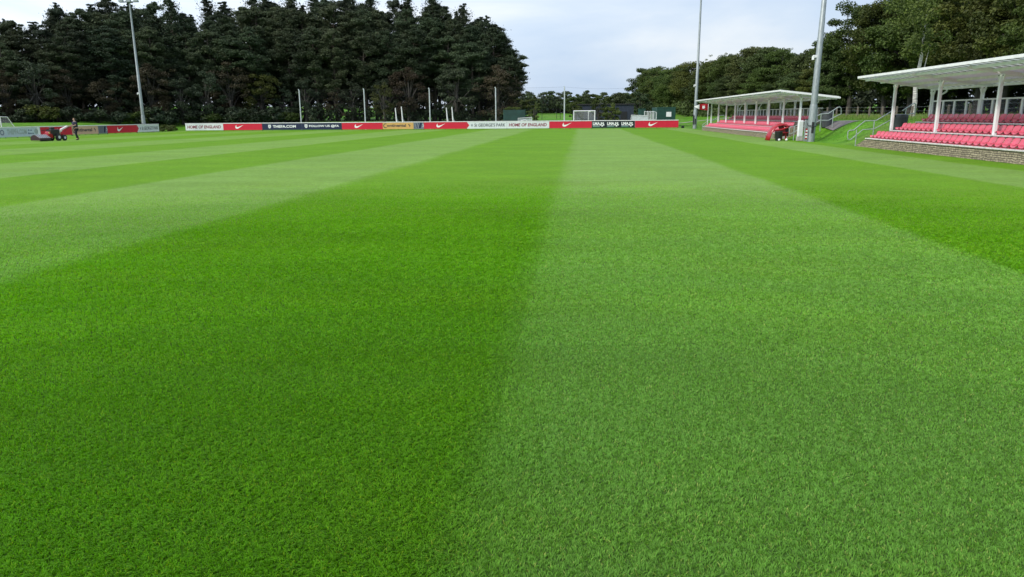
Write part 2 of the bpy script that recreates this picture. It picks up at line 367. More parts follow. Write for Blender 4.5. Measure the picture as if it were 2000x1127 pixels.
# ---------------------------------------------------------------- foliage
def leaf_mat(name, c1, c2, tr=.2, hue=None):
    m = bpy.data.materials.new(name); m.use_nodes = True; t = m.node_tree; n = t.nodes.new; l = t.links.new; b = t.nodes['Principled BSDF']
    at = n('ShaderNodeAttribute'); at.attribute_name = 'tint'; oi = n('ShaderNodeObjectInfo')
    r = n('ShaderNodeValToRGB'); r.color_ramp.elements[0].color = (*c1, 1); r.color_ramp.elements[1].color = (*c2, 1)
    l(at.outputs['Fac'], r.inputs[0])
    mr = mapr(n, None, 0, 1, .72, 1.3); l(oi.outputs['Random'], mr.inputs[0])
    v = n('ShaderNodeVectorMath'); v.operation = 'SCALE'; l(r.outputs[0], v.inputs[0]); l(mr.outputs[0], v.inputs['Scale'])
    hs = n('ShaderNodeHueSaturation'); m2 = n('ShaderNodeMath'); m2.operation = 'FRACT'; m3 = n('ShaderNodeMath'); m3.operation = 'MULTIPLY'; m3.inputs[1].default_value = 7.31
    l(oi.outputs['Random'], m3.inputs[0]); l(m3.outputs[0], m2.inputs[0]); mh = mapr(n, None, 0, 1, .465, .515); l(m2.outputs[0], mh.inputs[0]); l(mh.outputs[0], hs.inputs['Hue']); l(v.outputs[0], hs.inputs['Color'])
    l(hs.outputs[0], b.inputs['Base Color']); b.inputs['Roughness'].default_value = .6; b.inputs['Specular IOR Level'].default_value = .25
    ts = n('ShaderNodeBsdfTranslucent'); l(hs.outputs[0], ts.inputs[0]); ms = n('ShaderNodeMixShader'); ms.inputs[0].default_value = tr
    l(b.outputs[0], ms.inputs[1]); l(ts.outputs[0], ms.inputs[2]); l(ms.outputs[0], t.nodes['Material Output'].inputs[0]); return m
pine_l = leaf_mat('pine_needles', (.026, .042, .021), (.100, .134, .064), .25)
fir_l = leaf_mat('dark_fir_needles', (.018, .030, .018), (.068, .092, .048), .2)
oak_l = leaf_mat('oak_leaves', (.026, .046, .010), (.105, .142, .028), .25)
olive_l = leaf_mat('olive_leaves', (.030, .050, .014), (.102, .138, .040), .25)
far_l = leaf_mat('hedgerow_leaves', (.035, .055, .022), (.11, .15, .06), .25)
green_l = leaf_mat('young_leaves', (.045, .075, .02), (.13, .18, .045), .3)
brown_l = leaf_mat('turning_leaves', (.026, .024, .014), (.080, .066, .034), .2)
yel_l = leaf_mat('yellowing_leaves', (.035, .042, .012), (.12, .12, .03), .25)
def leaves(centers, rad, per, size, flat, r, stretch=1.6, outward=None):
    """leaf faces scattered in ellipsoidal clumps; returns V (n,4,3), tint (n)"""
    centers = np.asarray(centers, float); K = len(centers); rad = np.broadcast_to(np.asarray(rad, float), (K,))
    n = K*per; c = np.repeat(centers, per, 0); rr = np.repeat(rad, per)
    d = r.normal(size=(n, 3)); d /= np.linalg.norm(d, axis=1)[:, None]; d *= (r.random(n)**.45)[:, None]
    p = c + d*rr[:, None]*np.array([1, 1, flat])
    nrm = r.normal(size=(n, 3)) + np.array([0, 0, .9]) + d*.8; nrm /= np.linalg.norm(nrm, axis=1)[:, None]
    u = np.cross(nrm, r.normal(size=(n, 3))); u /= np.linalg.norm(u, axis=1)[:, None]; w = np.cross(nrm, u)
    s = size*r.uniform(.55, 1.25, n)
    U = u*(s*stretch/2)[:, None]; Wv = w*(s/2)[:, None]
    bend = nrm*(s*.18)[:, None]
    V = np.stack([p-U*1.0, p-Wv*.75+bend*.6, p+U*1.0-bend*.4, p+Wv*.75+bend*.6], 1)
    ct = np.repeat(r.random(K), per); tint = np.clip(.45*ct+.55*r.random(n)*.9, 0, 1)
    return V, tint
def crown_mesh(name, parts, m):
    V = np.concatenate([a for a, _ in parts]); T = np.concatenate([b_ for _, b_ in parts]); n = len(V)
    me = np_mesh(name, V.reshape(-1, 3), np.arange(n*4).reshape(n, 4), m, False)
    c = np.ones((n, 4, 4)); c[:, :, :3] = T[:, None, None]
    a = me.color_attributes.new('tint', 'FLOAT_COLOR', 'POINT'); a.data.foreach_set('color', c.astype(np.float32).ravel()); return me
def pine(seed, H=18., R0=3.0, bare=.28, m=pine_l, kind='pine', boughs=74):
    r = np.random.default_rng(seed); tb = MB()
    k = 7; off = np.cumsum(r.normal(0, .10, (k+1, 2)), 0); off[0] = 0
    tp = [(off[i, 0], off[i, 1], H*.97*i/k) for i in range(k+1)]
    tb.tube(tp, [.26*(1-.86*i/k)+.015 for i in range(k+1)], 7)
    C, Rd = [], []
    for i in range(boughs):
        t = bare+(1-bare)*((i+r.random())/boughs)**.92; z = H*t*.98
        q = (t-bare)/(1-bare)
        if kind == 'pine': prof = (np.sin(np.pi*min(1, q*.86+.10))**.7)*(.85+.3*r.random()) * (1.0 if r.random() > .15 else 1.3)
        else: prof = (1-q)**.8*(.8+.4*r.random())+.06
        Lb = R0*prof; a = r.uniform(0, 2*np.pi); rise = (.28 if kind == 'pine' else -.16)*Lb+r.normal(0, .15)
        j = min(k-1, int(t*k)); bx, by = off[j]
        p0 = Vector((bx, by, z)); p1 = Vector((bx+np.cos(a)*Lb, by+np.sin(a)*Lb, z+rise)); mid = (p0+p1)/2+Vector((0, 0, -.06*Lb))
        if Lb > .8: tb.tube([p0, mid, p1], [.07*(1-q*.6), .05*(1-q*.5), .015], 4, caps=False)
        nc = 3 if Lb > 1.6 else 2
        for s in range(nc):
            f = .45+.55*(s+.6*r.random())/nc; pp = p0.lerp(p1, f) + Vector(r.normal(0, .22, 3)); C.append(pp); Rd.append((1.0 if kind == 'pine' else .42)*r.uniform(.5, 1.25)*(1-.4*q))
    for i in range(4): C.append((off[-1, 0]+r.normal(0, .1), off[-1, 1]+r.normal(0, .1), H*(.955+.014*i))); Rd.append(.30 if kind == 'pine' else .16)
    return tb.mesh('trunk', bark), crown_mesh('crown', [leaves(C, Rd, 175 if kind == 'pine' else 80, .155, .5 if kind == 'pine' else .32, r, 2.2), leaves([c_ for c_ in C[:-16:2]], 1.5*R0/3, 24, .16, .6, r, 2.4)], m)
def broad(seed, H=16., R0=5.5, base=.16, m=oak_l, lobes=60, per=260, size=.30, bk=bark2, tr=.36, nsp=26):
    r = np.random.default_rng(seed); tb = MB(); C, Rd = [], []
    zc = H*(base+1)/2; hz_ = H*(1-base)/2
    tb.tube([(0, 0, 0), (.1, .05, H*.2), (-.1, .1, H*.45), (0, 0, H*.72)], [tr, tr*.8, tr*.55, .09], 8)
    for i in range(lobes):
        d = r.normal(size=3); d /= np.linalg.norm(d); f = r.uniform(.55, .92)
        ww = 1-.18*max(0, d[2]); p = np.array([d[0]*R0*f*ww, d[1]*R0*f*ww, zc+d[2]*hz_*f]); C.append(p); Rd.append(R0*r.uniform(.17, .30))
        if i % 2 == 0: tb.tube([(0, 0, H*r.uniform(.18, .5)), tuple(p*[.5, .5, 0]+[0, 0, (p[2]+H*.35)/2]), tuple(p)], [.12, .07, .02], 4, caps=False)
    sprig = [np.array(C[r.integers(lobes)])+r.normal(0, R0*.2, 3) for _ in range(nsp)]
    return tb.mesh('trunk', bk), crown_mesh('crown', [leaves(C, Rd, per, size, .52, r, 1.3), leaves(sprig, .55, 40, size*.8, .6, r, 1.3)], m)
def bush(seed, m, H=2.2, R0=1.5, n=16, per=90, size=.2):
    r = np.random.default_rng(seed); tb = MB(); C, Rd = [], []
    for i in range(n):
        a = r.uniform(0, 6.28); q = R0*np.sqrt(r.random())*.8; z = H*r.uniform(.25, .85)*(1-.3*q/R0); C.append((np.cos(a)*q, np.sin(a)*q, z)); Rd.append(H*r.uniform(.16, .28))
        tb.tube([(0, 0, -.05), (np.cos(a)*q*.5, np.sin(a)*q*.5, z*.5), (np.cos(a)*q, np.sin(a)*q, z)], [.03, .02, .008], 4, caps=False)
    return tb.mesh('stem', bark2), crown_mesh('foliage', [leaves(C, Rd, per, size, .85, r, 1.5)], m)
def place(name, meshes, label, cat, x, y, H, H0, wide=1., rz=0, group=None, pn=('trunk', 'crown'), z=None, mats=None):
    z = float(height(x, y))-.05 if z is None else z
    o = thing(name, label, cat, (x, y, z), rz, group); s = H/H0; o.scale = (s*wide, s*wide, s)
    link(pn[0], meshes[0], o); link(pn[1], meshes[1], o); return o
rnd = random.Random(11)
ORD = ['first','second','third','fourth','fifth','sixth','seventh','eighth','ninth','tenth','eleventh','twelfth','thirteenth','fourteenth','fifteenth','sixteenth','seventeenth','eighteenth','nineteenth','twentieth']+['twenty-'+w for w in ('first','second','third','fourth','fifth','sixth','seventh','eighth','ninth')]+['thirtieth']+['thirty-'+w for w in ('first','second','third','fourth','fifth','sixth','seventh','eighth','ninth')]
pines = [pine(20+i, 18, 3.0, b_, kind='pine', m=mm) for i, (b_, mm) in enumerate(((.26, pine_l), (.34, pine_l), (.2, fir_l), (.4, pine_l), (.16, pine_l)))]
firs = [pine(40+i, 18, 2.6, .2, kind='fir', m=fir_l, boughs=150) for i in range(3)]
low = [broad(60, 9, 3.6, .05, brown_l, 38, 190, .2), broad(61, 9, 3.4, .04, oak_l, 38, 190, .2), broad(62, 9, 3.4, .03, fir_l, 38, 190, .2)]
PROF = [(-1.4,.125),(-.816,.126),(-.786,.128),(-.742,.126),(-.71,.138),(-.687,.148),(-.649,.155),(-.6,.145),(-.564,.146),(-.522,.14),(-.48,.142),(-.444,.146),(-.395,.15),(-.368,.143),(-.333,.152),(-.286,.145),(-.259,.14),(-.225,.141),(-.184,.146),(-.165,.13),(-.145,.132),(-.125,.123),(-.112,.118),(-.086,.091),(-.072,.078),(-.056,.043),(0,.03)]
def prof(T, a): return float(np.interp(a, [q[0] for q in T], [q[1] for q in T]))
def along(P, t):
    P = [Vector(q) for q in P]; Ls = [(P[i+1]-P[i]).length for i in range(len(P)-1)]; s = t*sum(Ls)
    for i, l_ in enumerate(Ls):
        if s <= l_ or i == len(Ls)-1: return P[i].lerp(P[i+1], min(1, s/l_))
        s -= l_
FR = [(-92, 78), (-66, 106), (-50, 116), (-25, 121), (-8.5, 122)]
def rank(n, back, nm, hf, kinds, what, grp, jitter=1.2, t1=1.0, prob_low=0):
    pts = []
    for i in range(n):
        q = along(FR, min(1, (i+.5)/n*t1)); d = Vector((-.35, .93))*back
        pts.append((q.x+d.x+rnd.uniform(-jitter, jitter), q.y+d.y+rnd.uniform(-jitter, jitter)))
    pts.sort(key=lambda p_: p_[0]/p_[1])
    for i, (x, y) in enumerate(pts):
        a = x/y; H = (prof(PROF, a)*y+1.65-float(height(x, y)))*hf*rnd.uniform(.93, 1.04)
        k = kinds[rnd.randrange(len(kinds))]
        if a > -.30 and back < 5 and i % 3: k = pines[3] if i % 2 else pines[1]
        place(nm, k, what % ORD[i], 'tree', x, y, max(H, 4), 18, rnd.uniform(.95, 1.3)*(18/max(H, 9))**.35, rnd.uniform(0, 6.28), grp)
rank(30, 0, 'pine_tree', .80, [pines[0], pines[2], pines[4], pines[4], pines[1]], 'dark pine in the front edge of the left wood, %s from the left', 'pines along the front of the wood', 1.3, .985)
rank(34, 4, 'pine_tree', .93, pines, 'tall pine in the second row of the left wood, %s from the left', 'pines in the second row of the wood')
rank(38, 9, 'fir_tree', 1.0, [pines[1], pines[0], pines[2]]+firs[:2], 'tall conifer at the back of the left wood, %s from the left', 'conifers at the back of the wood', 1.5)
# pointed tops standing clear of the canopy
for i, (a, sl_, k) in enumerate(((-.78, .134, 2), (-.70, .152, 0), (-.60, .153, 1), (-.545, .16, 0), (-.49, .158, 2), (-.425, .162, 1), (-.375, .166, 0), (-.345, .158, 2), (-.30, .160, 1), (-.268, .156, 0), (-.222, .152, 2), (-.188, .156, 1), (-.152, .141, 0), (-.118, .126, 2))):
    yy = 128 if a > -.5 else 118+a*12; x = a*yy
    place('fir_tree', firs[k], 'pointed fir whose tip rises above the left wood, %s from the left' % ORD[i], 'tree', x, yy, sl_*yy+1.65-float(height(x, yy)), 18, .95, i*1.3, 'pointed firs above the wood')
pts = []
for i in range(26):
    q = along(FR, (i+.5)/26*.97); pts.append((q.x+1.2+rnd.uniform(-1, 1), q.y-2.6+rnd.uniform(-.8, .8)))
pts.sort(key=lambda p_: p_[0]/p_[1])
pts = [p_ for i, p_ in enumerate(pts) if p_[0]/p_[1] < -.24 or i % 2]
for i, (x, y) in enumerate(pts):
    k = [2, 1, 0, 2, 2][rnd.randrange(5)]
    place('understorey_tree', low[k], '%s low tree at the foot of the left wood, %s from the left' % (['brownish', 'olive green', 'very dark'][k], ORD[i]), 'small tree', x, y, rnd.uniform(5, 10.5), 9, rnd.uniform(.9, 1.15), rnd.uniform(0, 6), 'low trees at the foot of the wood')
pl = [bush(80, oak_l, 2.2, 1.7, 18, 80, .22), bush(81, fir_l, 2.2, 1.7, 18, 80, .22), bush(82, green_l, 2.2, 1.5, 16, 80, .2)]
for i in range(22):
    t = (i+.5)/22; q = along([(-86, 74), (-70, 93), (-58, 106), (-42, 112)], t)
    x, y = q.x+rnd.uniform(-.8, .8), q.y+rnd.uniform(-.6, .6); k = (1, 0, 1, 1)[i % 4]
    place('bush', pl[k], '%s bush on the bank before the left wood, %s from the left' % (['olive', 'dark'][k], ORD[i]), 'bush', x, y, rnd.uniform(1.7, 2.8), 2.2, rnd.uniform(1.1, 1.5), i, 'bushes on the bank before the wood', ('stem', 'foliage'))
for i, (x, y, h_) in enumerate(((-53.6, 91.5, 1.0), (-53.2, 94.2, .9), (-54.5, 97, 1.0), (-56, 93.5, 1.0))):
    place('bramble_bush', pl[(0, 2, 0, 1)[i]], 'low bramble bush in the gap between the two lines of boards, %s from the left' % ORD[i], 'bush', x, y, h_, 2.2, 1.7, i, 'brambles in the board gap', ('stem', 'foliage'))
place('yellow_shrub', broad(63, 9, 3.0, .04, yel_l, 30, 120, .24), 'yellow-green shrub at the wood edge behind the red board', 'shrub', -27.9, 108.2, 6.2, 9, .95, 1)
place('young_birch', broad(64, 9, 2.4, .04, green_l, 24, 90, .22), 'pale green young tree beside the right end of the left wood', 'small tree', -6.6, 116, 4.0, 9, 1.1, 1)

# right-hand wood
RP = [(0,.025),(.064,.025),(.073,.048),(.092,.065),(.118,.060),(.15,.073),(.188,.079),(.231,.090),(.256,.086),(.293,.091),(.308,.097),(.318,.133),(.356,.145),(.394,.135),(.445,.16),(.531,.18),(1.4,.18)]
oaks = [broad(90+i, 16, r_, b_, m_, 84, 330, .28) for i, (r_, b_, m_) in enumerate(((6.4, .10, oak_l), (6.0, .13, oak_l), (6.8, .08, oak_l), (5.8, .04, olive_l)))]
def rwood(P, n, hf, wide, what, grp, ks, jit=1.5, cut=None, hmin=0):
    pts = []
    for i in range(n):
        q = along(P, (i+.5)/n); pts.append((q.x+rnd.uniform(-jit, jit), q.y+rnd.uniform(-jit, jit)))
    pts.sort(key=lambda p_: p_[0]/p_[1])
    for i, (x, y) in enumerate(pts):
        H = max(hmin, (prof(RP, x/y)*y+1.65-float(height(x, y)))*hf*rnd.uniform(.94, 1.05))
        k = ks[rnd.randrange(len(ks))]
        place('oak_tree', oaks[k], what % ORD[i], 'tree', x, y, H, 16, wide*rnd.uniform(.9, 1.1), rnd.uniform(0, 6.28), grp)
rwood([(18, 200), (22, 165), (28, 140), (33.5, 112)], 14, .98, 1.15, 'leafy tree in the lower right-hand wood behind the far stand, %s from the left', 'trees of the lower right wood', [0, 1, 2, 3])
rwood([(21, 172), (27, 138), (32, 104)], 13, .62, 1.5, 'smaller tree fronting the lower right-hand wood, %s from the left', 'smaller trees fronting the right wood', [1, 3, 0])
rwood([(35, 104), (38, 92), (40, 80), (39, 67), (40, 55), (39, 44)], 12, 1.0, 1.05, 'tall dark oak behind the near stand, %s from the left', 'tall oaks behind the near stand', [0, 1, 2], 1.2)
rwood([(44, 112), (49, 92), (50, 72), (49, 52)], 9, 1.1, 1.0, 'tall oak in the back row behind the near stand, %s from the left', 'back row of oaks', [0, 2], 1.5)
place('oak_tree', oaks[3], 'brown-tinged round oak beside the tall right floodlight mast', 'tree', 33.0, 103, 9.5, 16, .9, 2)
fars = [broad(110+i, 7, 3.6, -.02, m_, 46, 170, .28, nsp=1, tr=.2) for i, m_ in enumerate((far_l, green_l, far_l))]
pts = sorted([(-17+i*1.62+rnd.uniform(-.8, .8), 190+rnd.uniform(-8, 22)) for i in range(25)], key=lambda q: q[0]/q[1])
for i, (x, y) in enumerate(pts):
    place('hedgerow_tree', fars[i % 3], 'small distant tree in the hedgerow across the field, %s from the left' % ORD[i], 'tree', x, y, rnd.uniform(4.6, 6.2)*(y/200), 7, 1.05, i, 'hedgerow trees across the field')
for i, (x, y, h_, w_, k, lab) in enumerate(((-.3, 118, 4.1, 1.0, 0, 'dark leafy bush left of the white goal'), (3.2, 116.5, 4.4, .85, 0, 'dark bush above the crossbar of the white goal'), (5.1, 114.5, 3.7, .75, 1, 'yellow-green bush in front of the navy shed'), (7.0, 128, 5.2, .9, 2, 'olive bush rising behind the navy shed roof'), (10.8, 134, 5.4, .9, 2, 'bush rising right of the navy shed'), (-9.6, 113, 3.3, 1.2, 0, 'dark bush beside the green screen'))):
    place('bush', [low[1], (lambda q: q)(fars[1]), fars[0]][k], lab, 'bush', x, y, h_, (9, 7, 7)[k], w_, i)
def undergrowth(name, label, P, n, zr_, rad, m, seed, jit=1.5, size=.5):
    r = np.random.default_rng(seed); C = []
    for i in range(n):
        q = along(P, r.random()); x, y = q.x+r.normal(0, jit), q.y+r.normal(0, jit); C.append((x, y, float(height(x, y))+r.uniform(*zr_)))
    o = link(name, crown_mesh(name, [leaves(C, rad*r.uniform(.6, 1.2, n), 60, size, .8, r, 1.3)], m)); tag(o, label, 'undergrowth'); o['kind'] = 'stuff'
undergrowth('undergrowth', 'dark tangled undergrowth filling the floor of the left conifer wood', [(-98, 88), (-70, 114), (-52, 124), (-27, 129), (-9.5, 128)], 520, (.2, 5.5), 1.5, fir_l, 1, 1.6)
undergrowth('undergrowth', 'low dark undergrowth along the front edge of the left wood', [(-92, 76), (-66, 104), (-50, 113), (-25, 118.5), (-8.5, 119.5)], 230, (.1, 1.8), 1.0, fir_l, 2, .8, .35)
undergrowth('undergrowth', 'dark undergrowth behind the trunks of the right-hand oaks', [(26, 210), (33, 150), (47, 104), (54, 80), (53, 50), (50, 30)], 950, (.0, 6.0), 2.0, fir_l, 3, 1.6, .6)
undergrowth('undergrowth', 'olive undergrowth at the foot of the lower right-hand wood', [(17, 190), (22, 150), (28, 124), (33, 106)], 200, (.1, 2.2), 1.3, olive_l, 4, 1.3, .4)
undergrowth('undergrowth', 'hedge growth at the foot of the far hedgerow trees', [(-22, 200), (0, 204), (22, 200)], 160, (.2, 1.8), 1.4, oak_l, 5, 2, .5)
def rough_grass():
    r = np.random.default_rng(8); n = 52000
    x = np.concatenate([r.uniform(14.6, 34, n//2), 22.5+r.normal(0, 3.2, n//2)]); y = r.uniform(39, 112, n); ok = ~((x < 18.6) & (((y < 41) | (y > 48)) & (y < 86))) & (x > 14.4); x, y = x[ok], y[ok]; n = len(x)
    tall = np.clip((x-17.5)/4, .25, 1); h = r.uniform(.07, .30, n)*tall*(.5+r.random(n)); w = r.uniform(.012, .03, n); a = r.uniform(0, 6.28, n); ld = r.uniform(.1, .6, n); z = height(x, y)
    V = np.zeros((n, 3, 3)); V[:, 0] = np.stack([x-np.cos(a)*w, y-np.sin(a)*w, z-.01], 1); V[:, 1] = np.stack([x+np.cos(a)*w, y+np.sin(a)*w, z-.01], 1); V[:, 2] = np.stack([x-np.sin(a)*h*ld, y+np.cos(a)*h*ld, z+h], 1)
    me = np_mesh('rough_grass', V.reshape(-1, 3), np.arange(n*3).reshape(n, 3), tuft_l, False); c = np.ones((n, 3, 4)); c[:, :, :3] = np.clip(.25*r.random(n)+.75*r.random(n)*np.clip((x-18)/5, .1, 1), 0, 1)[:, None, None]
    at = me.color_attributes.new('tint', 'FLOAT_COLOR', 'POINT'); at.data.foreach_set('color', c.astype(np.float32).ravel())
    o = link('rough_grass', me); tag(o, 'longer rough grass on the bank around the stands and wire fence', 'grass'); o['kind'] = 'stuff'
tuft_l = leaf_mat('rough_grass_blades', (.06, .20, .012), (.26, .26, .085), .3)
rough_grass()
# birch behind the near stand
tb = MB(); tb.tube([(0, 0, 0), (.08, 0, 1.2), (.02, .1, 2.6), (.22, .1, 4.5), (.2, 0, 7.5)], [.2, .17, .15, .12, .05], 8); tb.tube([(.02, .1, 2.6), (.5, .1, 3.6), (.7, .1, 5)], [.07, .05, .02], 6)
r_ = np.random.default_rng(5); C = [(r_.normal(0, 1.1), r_.normal(0, 1.1), 5+r_.random()*4) for _ in range(26)]
o = thing('birch_tree', 'pale trunked birch standing behind the near stand roof', 'tree', (25.3, 60, float(height(25.3, 60))-.03)); tb.build('trunk', birchm, o, True)
link('crown', crown_mesh('crown', [leaves(C, .7, 90, .2, .8, r_, 1.3)], oak_l), o)

# ---------------------------------------------------------------- wire fence behind the stands
lightp0 = mat('pale_post', (.52, .55, .57), .5, noise=.15, nscale=4)
ft = thing('wire_fence', 'post and wire stock fence on the grass before the right-hand oaks', 'fence', (0, 0, 0)); wires = MB()
fp = [(24+.02*i, 30+i*2.75) for i in range(24)]
for x, y in fp: MB().box(-.06, .06, -.06, .06, -.2, .95).build('post', timber, ft, loc=(x, y, float(height(x, y))), bevel=.01)
for zz in (.3, .6, .88): wires.tube([(x-.07, y, float(height(x, y))+zz) for x, y in fp], .006, 4)
wires.build('wire', galv, ft)

# ---------------------------------------------------------------- advertising boards
def text_mesh(s, x0, x1, z0, z1, y, shear=0, bold=.02, ext=.004):
    cu = bpy.data.curves.new('t', 'FONT'); cu.body = s; cu.offset = bold; cu.extrude = 0.0; cu.resolution_u = 3; cu.shear = shear
    o = bpy.data.objects.new('t', cu); col.objects.link(o); dg = bpy.context.evaluated_depsgraph_get(); dg.update()
    me = bpy.data.meshes.new_from_object(o.evaluated_get(dg)); bpy.data.objects.remove(o)
    v = np.array([q.co[:] for q in me.vertices]); lo, hi = v.min(0), v.max(0)
    P = [(x0+(q[0]-lo[0])/(hi[0]-lo[0])*(x1-x0), y, z0+(q[1]-lo[1])/(hi[1]-lo[1])*(z1-z0)) for q in v]
    F_ = [tuple(p_.vertices) for p_ in me.polygons]; bpy.data.meshes.remove(me); return P, F_
def lettering(parent, m, *a, **k):
    P, F_ = text_mesh(*a, **k); me = bpy.data.meshes.new('lettering'); me.from_pydata(P, [], F_); me.materials.append(m); return link('lettering', me, parent)
def poly_part(name, polys, y, m, parent, th=.004):
    b = MB()
    for pl_ in polys: b.prism(pl_, y-th, y, 'xz')
    return b.build(name, m, parent)
def swoosh(cx, cz, w, h):
    P = [(.16, .98), (.07, .78), (.015, .52), (0, .30), (.04, .12), (.12, .02), (.22, 0), (.34, .05), (1, .97), (.62, .63), (.46, .50), (.34, .43), (.26, .41), (.18, .44), (.13, .54), (.12, .72)]
    return [(cx+(a-.5)*w, cz+(c-.5)*h) for a, c in P]
def shield(cx, cz, w, h): return [(cx-w/2, cz+h/2), (cx-w/2, cz-h*.15), (cx-w*.3, cz-h*.38), (cx, cz-h/2), (cx+w*.3, cz-h*.38), (cx+w/2, cz-h*.15), (cx+w/2, cz+h/2)]
def disc(cx, cz, r_, n=20, ph=0): return [(cx+r_*math.cos(6.2832*k/n+ph), cz+r_*math.sin(6.2832*k/n+ph)) for k in range(n)]
def arc(cx, cz, r0, r1, a0, a1, n=10):
    A = [R(a0+(a1-a0)*k/n) for k in range(n+1)]; return [(cx+r1*math.cos(a), cz+r1*math.sin(a)) for a in A]+[(cx+r0*math.cos(a), cz+r0*math.sin(a)) for a in A[::-1]]
def lerpY(x): return 93.9+(12.3-x)/64*1.4
def board(p0, p1, label, pm, deco, legs=True, rail=white):
    p0 = Vector(p0); p1 = Vector(p1); d = p1-p0; Lb = d.length-.02; rz = math.atan2(d.y, d.x)
    o = thing('advertising_board', label, 'advertising board', (p0.x, p0.y, 0), rz, 'boards around the pitch')
    b = MB(); b.box(0, Lb, 0, .03, .10, .93); b.build('panel', pm, o)
    MB().box(-.005, Lb+.005, -.03, .07, .93, 1.01).build('top_rail', rail, o, bevel=.008)
    k = 4
    for i in range(k+1):
        xx = .04+(Lb-.08)*i/k; MB().box(xx-.02, xx+.02, .032, .07, -.03, .93).build('leg', dark, o)
    deco(o, Lb); return o
def tick(o, Lb, f=.42): poly_part('emblem', [swoosh(Lb*f, .53, 1.15, .50)], -.003, I_white, o)
def home(o, Lb):
    lettering(o, I_maroon, 'HOME OF ENGLAND', .25, Lb-.30, .33, .73, -.004, shear=.12, bold=.035)
    poly_part('corner_mark', [[(.12, .72), (.26, .80), (.24, .76), (.16, .70)], [(Lb-.22, .24), (Lb-.1, .30), (Lb-.16, .2)]], -.003, I_grey, o)
def crest(o, cx, cz, s, m=I_white, m2=I_navy):
    poly_part('crest', [shield(cx, cz, s*.8, s)], -.003, m, o)
    poly_part('crest_mark', [[(cx-s*.26, cz+s*(.28-.2*k)), (cx+s*.26, cz+s*(.28-.2*k)), (cx+s*.24, cz+s*(.2-.2*k)), (cx-s*.24, cz+s*(.2-.2*k))] for k in range(3)], -.009, m2, o)
def navy(o, Lb):
    crest(o, Lb*.17+.1, .52, .46); lettering(o, I_white, 'THEFA.COM', Lb*.27, Lb*.27+Lb*.58, .36, .70, -.004, bold=.028)
def navy2(o, Lb):
    crest(o, .55, .54, .46); lettering(o, I_white, 'FOLLOW US @FA', .95, Lb-.35, .36, .70, -.004, bold=.028)
def conti(o, Lb):
    cz = .53; poly_part('initial', [arc(.36, cz, .20, .29, 55, 305, 14)], -.003, I_dark, o)
    lettering(o, I_dark, 'ontinental', .52, Lb*.76, .38, .74, -.004, bold=.03)
    h = Lb*.87; poly_part('emblem', [[(h-.16, .72), (h-.05, .74), (h+.02, .62), (h+.14, .55), (h+.05, .40), (h+.10, .30), (h-.02, .38), (h+.02, .50), (h-.09, .58)]], -.003, I_dark, o)
def tyre(o, Lb):
    poly_part('tyre_picture', [[(.08, .2), (Lb*.72, .2), (Lb*.86, .86), (.24, .86)]], -.003, B_navy, o)
    poly_part('tread', [[(.16+.2*k, .2), (.21+.2*k, .2), (.37+.2*k, .86), (.32+.2*k, .86)] for k in range(int((Lb*.6)/.2))], -.009, I_lg, o)
    poly_part('tyre_wall', [arc(Lb*.88, .52, .1, .2, -90, 90, 10)], -.003, I_lg, o)
def park(o, Lb, s0=.3):
    crest(o, s0+.2, .50, .34, I_lg, I_dark)
    lettering(o, I_dark, 'St GEORGE\'S PARK', s0+.5, Lb-.18, .34, .74, -.004, shear=.1, bold=.02)
def arrow(o, Lb):
    poly_part('emblem', [swoosh(Lb*.4, .53, 1.15, .50)], -.003, I_white, o)
def chev(o, Lb):
    poly_part('arrow_tip', [[(0, .131), (.32, .53), (0, .929)]], -.003, B_red, o); park(o, Lb, .45)
def lma(o, Lb):
    for k in range(3):
        x0 = .12+k*Lb/3
        lettering(o, I_white, 'LMA', x0, x0+.88, .44, .80, -.004, bold=.04)
        poly_part('underline', [[(x0, .30), (x0+.86, .30), (x0+.86, .37), (x0, .37)]], -.003, I_lg, o)
        poly_part('green_line', [[(x0, .20), (x0+.86, .20), (x0+.86, .26), (x0, .26)]], -.003, I_teal, o)
        cx, cz = x0+1.15, .53; poly_part('ball', [disc(cx, cz, .27)], -.003, I_white, o)
        poly_part('ball_patch', [disc(cx, cz, .10, 5, .3)]+[disc(cx+.215*math.cos(a), cz+.215*math.sin(a), .065, 5, a) for a in (.3, 1.55, 2.8, 4.07, 5.3)], -.009, B_blk, o)
def fb(x0, x1, label, pm, deco): return board((x0, lerpY(x0)), (x1, lerpY(x1)), label, pm, deco)
fb(-51.26, -46.05, 'white board reading HOME OF ENGLAND at the left end of the far line', B_white, home)
fb(-46.05, -40.76, 'red board with a white tick between the white and navy boards', B_red, tick)
fb(-40.76, -35.4, 'navy board with a crest and a web address', B_navy, navy)
fb(-35.4, -30.09, 'navy board reading FOLLOW US beside a crest', B_navy, navy2)
fb(-30.09, -24.71, 'red board with a white tick between the navy and orange boards', B_red, tick)
fb(-24.71, -20.71, 'orange board with black lettering in the far line', B_org, conti)
fb(-20.71, -19.39, 'grey board with a tyre tread picture in the far line', B_grey, tyre)
fb(-19.39, -13.87, 'red arrow ended board with a tick, right of the tyre picture', B_red, arrow)
fb(-13.87, -8.8, 'white board with a crest and ST GEORGE\'S PARK in the far line', B_white, chev)
fb(-8.8, -3.48, 'white board reading HOME OF ENGLAND in the middle of the far line', B_white, home)
fb(-3.48, 1.78, 'red board with a white tick left of the black football board', B_red, tick)
fb(1.78, 7.05, 'black board with three white football emblems', B_blk, lma)
fb(7.05, 12.31, 'red board with a white tick at the right end of the far line', B_red, tick)
